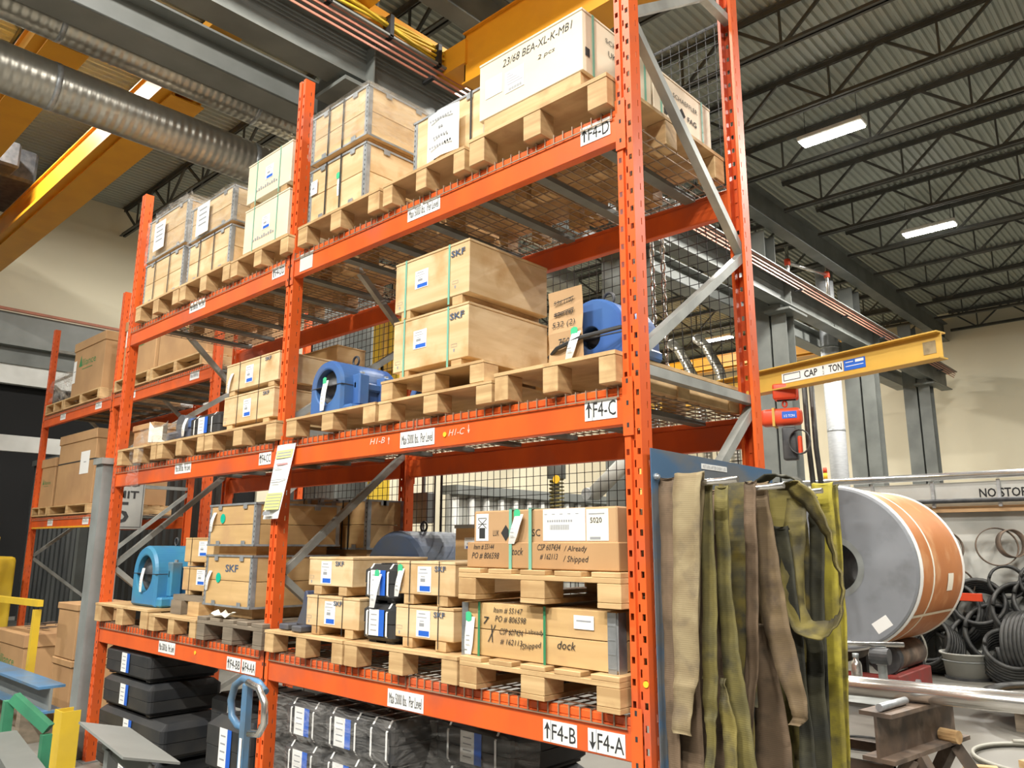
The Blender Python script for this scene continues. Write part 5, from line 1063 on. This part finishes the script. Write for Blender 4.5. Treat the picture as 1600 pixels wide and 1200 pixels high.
# ---------------------------------------------------------------- jib crane and hoist
A = Vector((-1.744, 5.094, 3.27)); E = Vector((.0, 4.65, 3.27)); dr = (A - E).normalized(); Q = E + dr * 3.8
t = thing('jib_crane', 'yellow jib crane beam marked CAP half TON, tip pointing right', 'crane', (Q.x, Q.y, 0))
MB('jib').ibar(E, Q, .14, .235, .012, .01).build('jib_beam', t)
MB('jib').cyl((Q.x, Q.y, 0), (Q.x, Q.y, 3.5), .11, 24).build('mast', t, smooth=True); MB('jib').cyl((Q.x, Q.y, 0), (Q.x, Q.y, .03), .35, 24).build('base_plate', t)
fr = Matrix.Translation(E) @ Matrix(((-dr.x, dr.y, 0, 0), (-dr.y, -dr.x, 0, 0), (0, 0, 1, 0), (0, 0, 0, 1)))   # local x toward the tip, -y toward the viewer
def onjib(mb, name):
    mb.v = [tuple(fr @ Vector(v)) for v in mb.v]; return mb.build(name, t)
b = MB('white', 'ink'); b.box(-1.62, -.93, -.0085, -.006, -.055, .045); b.text('CAP', (-1.28, -.0085, -.004), .15, .07, 'f', 1); b.text('1', (-1.14, -.0085, .022), .012, .03, 'f', 1); b.text('2', (-1.14, -.0085, -.03), .02, .03, 'f', 1); b.box(-1.15, -1.13, -.0095, -.0088, -.005, -.003, 1); b.text('TON', (-1.01, -.0085, -.004), .14, .07, 'f', 1)
b.box(-1.6, -1.40, -.0095, -.0088, -.035, -.028, 1); b.box(-1.6, -1.40, -.0095, -.0088, .028, .035, 1); b.box(-1.6, -1.593, -.0095, -.0088, -.035, .035, 1); b.box(-1.407, -1.40, -.0095, -.0088, -.035, .035, 1); b.text('CONDUCTIX', (-1.50, -.0085, -.005), .17, .022, 'f', 1) if False else None
onjib(b, 'capacity_sign')
b = MB('brandblue', 'white'); b.box(-.92, -.70, -.0085, -.006, -.055, .045); b.box(-.80, -.715, -.0095, -.0088, .01, .035, 1); b.box(-.9, -.82, -.0095, -.0088, .018, .024, 1); b.box(-.9, -.72, -.0095, -.0088, -.02, -.014, 1); onjib(b, 'blue_plate')
b = MB('s_tan'); b.box(-.16, -.05, -.0085, -.006, -.06, .05); onjib(b, 'stop_plate')
hc = Vector((-1.63, 5.10, 0)); T_ = Matrix.Translation(hc) @ Matrix.Rotation(math.radians(15), 4, 'Z')
t = thing('chain_hoist', 'red electric chain hoist hanging from the jib beam', 'hoist', (hc.x, hc.y, 2.5))
def hb(mk, x0, x1, y0, y1, z0, z1, nm, bv=0, sg=1): b = MB(mk); b.box(x0, x1, y0, y1, z0, z1, 0, T_); return b.build(nm, t, bevel=bv, seg=sg)
hb('red', -.06, .17, -.09, -.015, 3.06, 3.22, 'trolley_plate', .02, 2); hb('red', -.06, .17, .015, .09, 3.06, 3.22, 'trolley_plate', .02, 2); hb('bore', -.03, .15, -.013, .013, 3.05, 3.10, 'trolley_axle')
hb('red', -.2, .2, -.085, .085, 2.80, 2.97, 'motor_body', .045, 3); hb('red', -.30, -.2, -.06, .06, 2.81, 2.94, 'motor_cover', .03, 2); hb('jib', -.075, -.05, -.09, .09, 2.79, 2.975, 'clamp_band'); hb('brandblue', .02, .16, -.0885, -.0855, 2.86, 2.93, 'rating_plate')
hb('bore', .0, .14, -.06, .06, 2.45, 2.78, 'chain_bucket', .02, 2); b = MB('white'); b.text('1/2 TON', (0, 0, 0), .1, .025); b.v = [tuple(T_ @ Vector((v[0] + .09, v[1] - .088, v[2] + 2.885))) for v in b.v]; b.build('plate_lettering', t)
b = MB('red'); b.v = []; b.tube([T_ @ Vector((.02 * math.cos(a * PI / 6) + .04, 0, 3.02 + .03 * math.sin(a * PI / 6))) for a in range(12)], .01, 6, closed=True); b.build('suspension_hook', t, smooth=True)
b = MB('cable')
for k in range(4): b.tube([T_ @ Vector((.17 + .10 * math.cos(a * PI / 8), -.07 - .012 * k, 2.62 + .12 * math.sin(a * PI / 8))) for a in range(16)], .007, 6, closed=True)
b.build('pendant_cable', t, smooth=True); hb('red', .15, .19, -.08, -.04, 2.50, 2.68, 'pendant_control', .01)
for k in (0, 1): b = MB('cable'); b.tube([T_ @ Vector((.2 + .07 * k, .3, 3.38)), T_ @ Vector((.2 + .07 * k, .32, 2.6)), T_ @ Vector((.26 + .09 * k, .34, 1.2))], .028, 8); tag(b.build('hanging_hose', smooth=True, org=tuple(T_ @ Vector((.2, .3, 1.2)))), ('left' if k == 0 else 'right') + ' black hose hanging behind the red hoist', 'hose')

# ---------------------------------------------------------------- right-hand work area
struct(MB('wallg').box(-3.6, 5, 9.75, 9.85, 0, 2.22).build('wall_right'))
t = thing('overhead_signband', 'long white band lettered NO STORAGE along the partition top', 'sign', (0, 9.6, 2.3))
MB('sign').box(-3.4, 5, 9.55, 9.7, 2.22, 2.48).build('band', t); b = MB('ink'); b.text('NO STORAGE', (-.52, 9.55, 2.325), .80, .12); b.build('lettering', t)
for k in range(8): MB('tin').box(-2.3 + k * .8, -2.26 + k * .8, 9.5, 9.54, 2.14, 2.50).build('pipe_clip', t)
tag(MB('mirror').cyl((-3.6, 9.45, 2.56), (5, 9.45, 2.56), .05, 16).build('foil_pipe', smooth=True), 'shiny foil-wrapped pipe above the white lettered band', 'pipe')
tag(MB('bore').cyl((-3.0, 9.45, 2.225), (5, 9.45, 2.225), .03, 12).build('dark_pipe', smooth=True), 'dark pipe along the lower edge of the white band', 'pipe')
tag(MB('card2').box(-3, 5, 9.6, 9.74, 2.08, 2.16).build('timber_rail'), 'pale ledge under the dark pipe on the partition', 'rail')
for x in (-1.78, .1, 2.0): tag(MB('grey').box(x, x + .08, 9.68, 9.749, 0, 2.07).build('partition_post'), 'grey partition post %s' % ('beside the spool rim' if x < -1 else 'among the hanging rings' if x < 1 else 'outside the frame'), 'post')
t = thing('warning_beacon', 'small red and amber warning beacon above the slings', 'beacon', (-2.9, 9.4, 2.62)); MB('red').cyl((-2.9, 9.4, 2.70), (-2.9, 9.4, 2.78), .03, 12).build('red_lens', t, smooth=True); MB('ydot').cyl((-2.9, 9.4, 2.612), (-2.9, 9.4, 2.6995), .03, 12).build('amber_lens', t, smooth=True)
# spool
cx, cz, R = -1.5, 1.41, .81
t = thing('belt_spool', 'large grey-faced spool with orange wrapped rim on rollers', 'spool', (cx, 6.5, .6)); y0, y1 = 5.8, 7.42
MB('spoolg').lathe((cx, y0, cz), (0, 1, 0), [(.30, .03), (.30, -.0), (R - .02, 0), (R, .015), (R, .05)], 64).build('front_face', t)
MB('bore').lathe((cx, y0, cz), (0, 1, 0), [(.25, .0), (.25, y1 - y0)], 40).build('core_tube', t, smooth=True); MB('grey').lathe((cx, y0, cz), (0, 1, 0), [(.25, -.004), (.31, -.004)], 48).build('core_ring', t)
MB('spoolo').lathe((cx, y0, cz), (0, 1, 0), [(R + .001, .05), (R + .008, .1), (R + .008, y1 - y0 - .1), (R + .001, y1 - y0 - .05)], 64).build('orange_wrap', t, smooth=True)
for yy in (.045, y1 - y0 - .095): MB('white').lathe((cx, y0, cz), (0, 1, 0), [(R + .001, yy), (R + .02, yy + .01), (R + .02, yy + .04), (R + .001, yy + .05)], 64).build('rim_tape', t, smooth=True)
MB('cream').lathe((cx, y0, cz), (0, 1, 0), [(R + .009, .45), (R + .0105, .46), (R + .0105, .49), (R + .009, .5)], 64).build('tape_band', t)
MB('spoolg').lathe((cx, y1, cz), (0, 1, 0), [(R, -.05), (R, 0), (.25, 0)], 64).build('rear_face', t)
def onrim(a0, a1, ya, yb, mk, nm):
    b = MB(mk); n = 8; b.add([(cx + (R + .012) * math.cos(a0 + (a1 - a0) * i / n), y, cz + (R + .012) * math.sin(a0 + (a1 - a0) * i / n)) for i in range(n + 1) for y in (ya, yb)], [(2 * i, 2 * i + 1, 2 * i + 3, 2 * i + 2) for i in range(n)]); b.build(nm, t)
onrim(-.30, -.08, 6.75, 6.95, 'cream', 'wrap_label'); onrim(-.62, -.58, 5.9, 7.3, 'cream', 'wrap_seam')
b = MB('white', 'gink'); b.box(-1.15, -.98, y0 - .002, y0 - .0005, .82, .93); T2 = Matrix.Translation((-1.06, 0, .87)) @ Matrix.Rotation(-.6, 4, 'Y') @ Matrix.Translation((1.06, 0, -.87)); b.v = [tuple(T2 @ Vector(v)) for v in b.v]; b.build('shipping_label', t)
t = thing('roller_stand', 'dull red roller stand carrying the big spool', 'stand', (-1.3, 7, 0))
MB('redm').box(-2.3, -1.17, 6.05, 6.15, .14, .36).build('base_frame', t, bevel=.01); MB('redm').box(-1.17, -1.05, 6.1, 7.15, .14, .36).build('base_frame', t, bevel=.01); MB('redm').box(-2.3, -2.18, 6.16, 7.1, .14, .3).build('base_frame', t)
for xx in (-1.2, -1.8): MB('rust').cyl((xx, 6.3, .505), (xx, 7.1, .505), .138, 28).build('roller', t, smooth=True); MB('bore').cyl((xx, 6.17, .505), (xx, 6.29, .505), .15, 24).build('bearing_block', t, smooth=True); MB('bore').box(xx - .08, xx + .08, 6.2, 6.28, .14, .40).build('pedestal', t); MB('bore').box(xx - .08, xx + .08, 7.12, 7.2, .0, .5).build('pedestal', t)
MB('tin').cyl((-1.049, 6.6, .24), (-1.01, 6.6, .24), .04, 8).build('bolt', t)
for x in (-2.28, -1.15):
    for y in (6.06, 7.0): MB('bore').box(x, x + .09, y, y + .09, 0, .139).build('foot', t)
# polished shaft with stands
t = thing('steel_shaft', 'long polished steel shaft crossing the lower right', 'shaft', (.5, 3.03, .68)); MB('steel').cyl((-1.0, 2.84, .741), (1.9, 3.20, .732), .06, 32).build('bar', t, smooth=True)
t = thing('shaft_trestle', 'rusty I-beam trestle under the polished shaft', 'trestle', (.25, 2.9, 0))
MB('rust').ibar((-.05, 2.50, .54), (.09, 3.5, .54), .19, .27, .024, .018).build('head_beam', t)
MB('tin').cyl((-.03, 2.52, .70), (.01, 2.86, .70), .022, 12).build('round_bar', t, smooth=True); MB('wood').cyl((.08, 3.25, .46), (.19, 3.22, .46), .04, 12).build('timber_plug', t)
for p_, q_ in (((.05, 2.75, .40), (-.16, 2.65, 0)), ((.08, 2.8, .40), (.30, 2.75, 0)), ((.12, 3.3, .40), (-.1, 3.4, 0)), ((.14, 3.3, .40), (.36, 3.4, 0))): MB('rust').bar(p_, q_, .07, .07).build('leg', t)
t = thing('steel_bench', 'low rusty steel bench behind the slings', 'bench', (-.6, 3.3, 0))
MB('girderl').box(-1.5, -.1, 3.0, 3.7, .60, .625).build('bench_top', t)
for x in (-1.4, -.22):
    for y in (3.05, 3.6): MB('rust').box(x, x + .06, y, y + .06, 0, .60).build('leg', t)
MB('rust').box(-1.4, -.16, 3.06, 3.10, .2, .26).build('stretcher', t); MB('rust').box(-1.4, -.16, 3.61, 3.65, .2, .26).build('stretcher', t)
t = thing('steel_bottle', 'brushed steel drinking bottle on the bench', 'bottle', (-.50, 3.5, .625)); MB('steel').lathe((-.50, 3.5, .626), (0, 0, 1), [(0, 0), (.036, 0), (.037, .01), (.037, .16), (.03, .185), (.018, .195), (.018, .215)], 24).build('body', t, smooth=True); MB('tin').lathe((-.50, 3.5, .842), (0, 0, 1), [(0.001, 0), (.021, 0), (.021, .025), (.0, .027)], 20).build('cap', t, smooth=True)
t = thing('pipe_support', 'small round bar on an adjustable stand before the spool', 'stand', (-.35, 3.55, 0)); MB('steel').cyl((-.95, 3.1, .94), (-.22, 3.66, .935), .017, 14).build('bar', t, smooth=True); MB('grey').cyl((-.34, 3.55, 0), (-.34, 3.55, .8), .03, 10).build('post', t); MB('bore').cyl((-.40, 3.53, .86), (-.28, 3.53, .86), .055, 16).build('clamp_roller', t); MB('tin').box(-.37, -.31, 3.52, 3.58, .8, .92).build('fork', t)
for a in (0, 2.1, 4.2): MB('grey').bar((-.34, 3.55, .3), (-.34 + .3 * math.cos(a), 3.55 + .3 * math.sin(a), .0), .03, .03).build('tripod_leg', t)
# floor clutter
t = thing('iron_bucket', 'grey iron bucket standing on the floor by the coils', 'bucket', (-1.25, 9.2, 0)); MB('wallg').lathe((-1.16, 9.0, .03), (0, 0, 1), [(.0, 0), (.24, 0), (.27, .26), (.30, .27), (.30, .29), (.26, .28), (.23, .02)], 32).build('pail', t, smooth=True); MB('grey').lathe((-1.16, 9.0, .03), (0, 0, 1), [(.272, .18), (.28, .19), (.272, .2)], 32).build('band', t); MB('bore').cyl((-1.16, 9.0, 0), (-1.16, 9.0, .03), .26, 24).build('foot_ring', t)
def coil(c, r, tube, turns, ax, mk, label, name='cable_coil', spread=.03, n=28, cat='coil', grp='coils against the partition'):
    c = Vector(c); ax = Vector(ax).normalized(); a = ax.cross(Vector((0, 0, 1))); a = a.normalized() if a.length > .1 else Vector((1, 0, 0)); bb = ax.cross(a); rnd = random.Random(label); pts = []
    for i in range(int(n * turns)):
        an = 2 * PI * i / n; rr = r * (1 + .05 * math.sin(i * .21)); pts.append(c + (a * math.cos(an) + bb * math.sin(an)) * rr + ax * (spread * (i / n - turns / 2)))
    o = MB(mk).tube(pts, tube, 6).build(name, smooth=True, org=(c.x, c.y, c.z - r)); return tag(o, label, cat, grp)
coil((-.42, 9.12, .44), .40, .028, 9, (.95, -.3, .05), 'cable', 'largest black cable coil at the right edge', spread=.05)
coil((-.9, 9.4, .5), .36, .03, 6, (.4, -.9, .3), 'cable', 'black cable coil leaning behind the bucket', spread=.04)
coil((-1.75, 9.45, .52), .42, .03, 6, (.2, -.95, .2), 'cable', 'black cable coil leaning behind the spool', spread=.04); coil((-1.35, 9.5, .75), .36, .026, 5, (-.3, -.9, .3), 'cable', 'black cable coil heaped higher on the pile', spread=.05)
coil((-2.3, 9.4, .4), .38, .03, 5, (.1, -.95, .3), 'cable', 'black cable coil left on the pile', spread=.04); coil((-.35, 9.5, .95), .32, .026, 4, (.2, -.9, .4), 'cable', 'black cable coil on top of the largest one', spread=.05)
for k, (c_, r_, ax_, l_) in enumerate((((-1.15, 9.42, .36), .33, (.5, -.8, .2), 'black cable coil low behind the bucket, right side'), ((-.68, 9.0, .30), .28, (.3, -.6, .7), 'black cable coil leaning half flat before the largest coil'), ((-1.55, 9.2, .33), .30, (-.4, -.8, .4), 'black cable coil between spool and bucket'),
    ((-.62, 9.45, .78), .34, (.5, -.8, .3), 'black cable coil above the largest one, toward the bucket'), ((-1.05, 9.45, .85), .30, (.1, -.9, .5), 'black cable coil just under the red bar'), ((-2.05, 9.4, .72), .3, (.2, -.9, .3), 'black cable coil half hidden by the spool rim'), ((.15, 9.3, .45), .42, (.6, -.8, .1), 'black cable coil beyond the right edge'))):
    coil(c_, r_, .026, 7, ax_, 'cable', l_, spread=.045)
def band(c, r, w_, ax, label):
    o = MB('rust').lathe(c, ax, [(r, -w_ / 2), (r + .012, -w_ / 2), (r + .012, w_ / 2), (r, w_ / 2), (r, -w_ / 2)], 40).build('metal_band', smooth=True, org=(0, 0, 0)); return tag(o, label, 'ring', 'bands hung on the partition')
band((-1.40, 9.50, 1.60), .22, .06, (.5, -.85, .1), 'upper thin metal ring beside the spool rim'); band((-1.30, 9.5, 1.12), .2, .07, (.4, -.9, .1), 'lower thin metal ring beside the spool rim')
band((-.78, 9.5, 1.62), .235, .06, (.35, -.92, .1), 'large thin ring hung at the upper right'); band((-.62, 9.55, 1.66), .17, .1, (.7, -.7, .1), 'small ring nested in the large thin ring')
coil((-.72, 9.5, 1.18), .20, .018, 3, (.3, -.95, .1), 'cable', 'small cable loop hung below the large thin ring', spread=.03); coil((-.35, 9.5, 1.2), .22, .018, 3, (.3, -.95, .1), 'cable', 'small cable loop hung at the right edge', spread=.03)
o = MB('red').box(-1.28, -.95, 9.2, 9.24, .93, 1.03).build('red_bar', bevel=.005); tag(o, 'red painted steel bar lying on the coils', 'bar'); o.rotation_euler = (0, 0, 0)
coil((-1.85, 8.6, .36), .34, .014, 1.0, (.4, -.85, .1), 'gcable', 'single pale hose loop standing right of the roller stand', 'hose_loop', spread=.0, cat='hose')
coil((.35, 5.0, .03), .55, .014, 2.4, (0, 0, 1), 'gcable', 'pale grey cable loops on the floor at lower right', 'floor_cable', .02, 36, 'cable', None); coil((.75, 4.6, .05), .4, .016, 1.6, (.1, 0, 1), 'gcable', 'second pale cable loop at the lower right corner', 'floor_cable', .02, 36, 'cable', None)
coil((-.9, 4.6, .02), .25, .008, 2.2, (0, 0, 1), 'cable', 'thin black cord on the floor behind the bench', 'electric_cord', .006, 30, 'cord', None)
t = thing('cable_reel', 'flat wooden reel wound with black cable lying on a pallet', 'reel', (.35, 6.6, 0))
MB('cable').lathe((.35, 6.6, .22), (0, 0, 1), [(.72, 0), (.78, .02), (.78, .06), (.72, .08), (.64, .06), (.72, 0)], 48).build('cable_winding', t, smooth=True); MB('wood').cyl((.35, 6.6, .17), (.35, 6.6, .20), .66, 40).build('flange', t)
for k in range(2): MB('wood').box(-.05 + k * .5, .05 + k * .5, 6.35, 6.85, .2005, .26).build('timber_block', t)
for k in range(3): MB('yellow' if k == 1 else 'oldwood').box(-.1 + k * .35, .02 + k * .35, 6.1, 7.1, 0, .1695).build('bearer_block', t)
for k, (x, y, r) in enumerate(((-.1, 4.35, .4), (.2, 4.75, 1.1))): tag(MB('wood').bar((x, y, .025), (x + .22 * math.cos(r), y + .22 * math.sin(r), .025), .07, .05).build('wood_offcut'), ('near' if k == 0 else 'far') + ' small wood offcut on the floor under the trestle', 'offcut')
t = thing('hose_arch', 'thick black hose arching over the yellow slings', 'hose', (.3, 1.1, 1.8)) if False else None
sc.world = w
for o in D.objects:
    if o.type == 'MESH' and o.parent is None and 'label' not in o and 'kind' not in o: print('UNTAGGED', o.name)
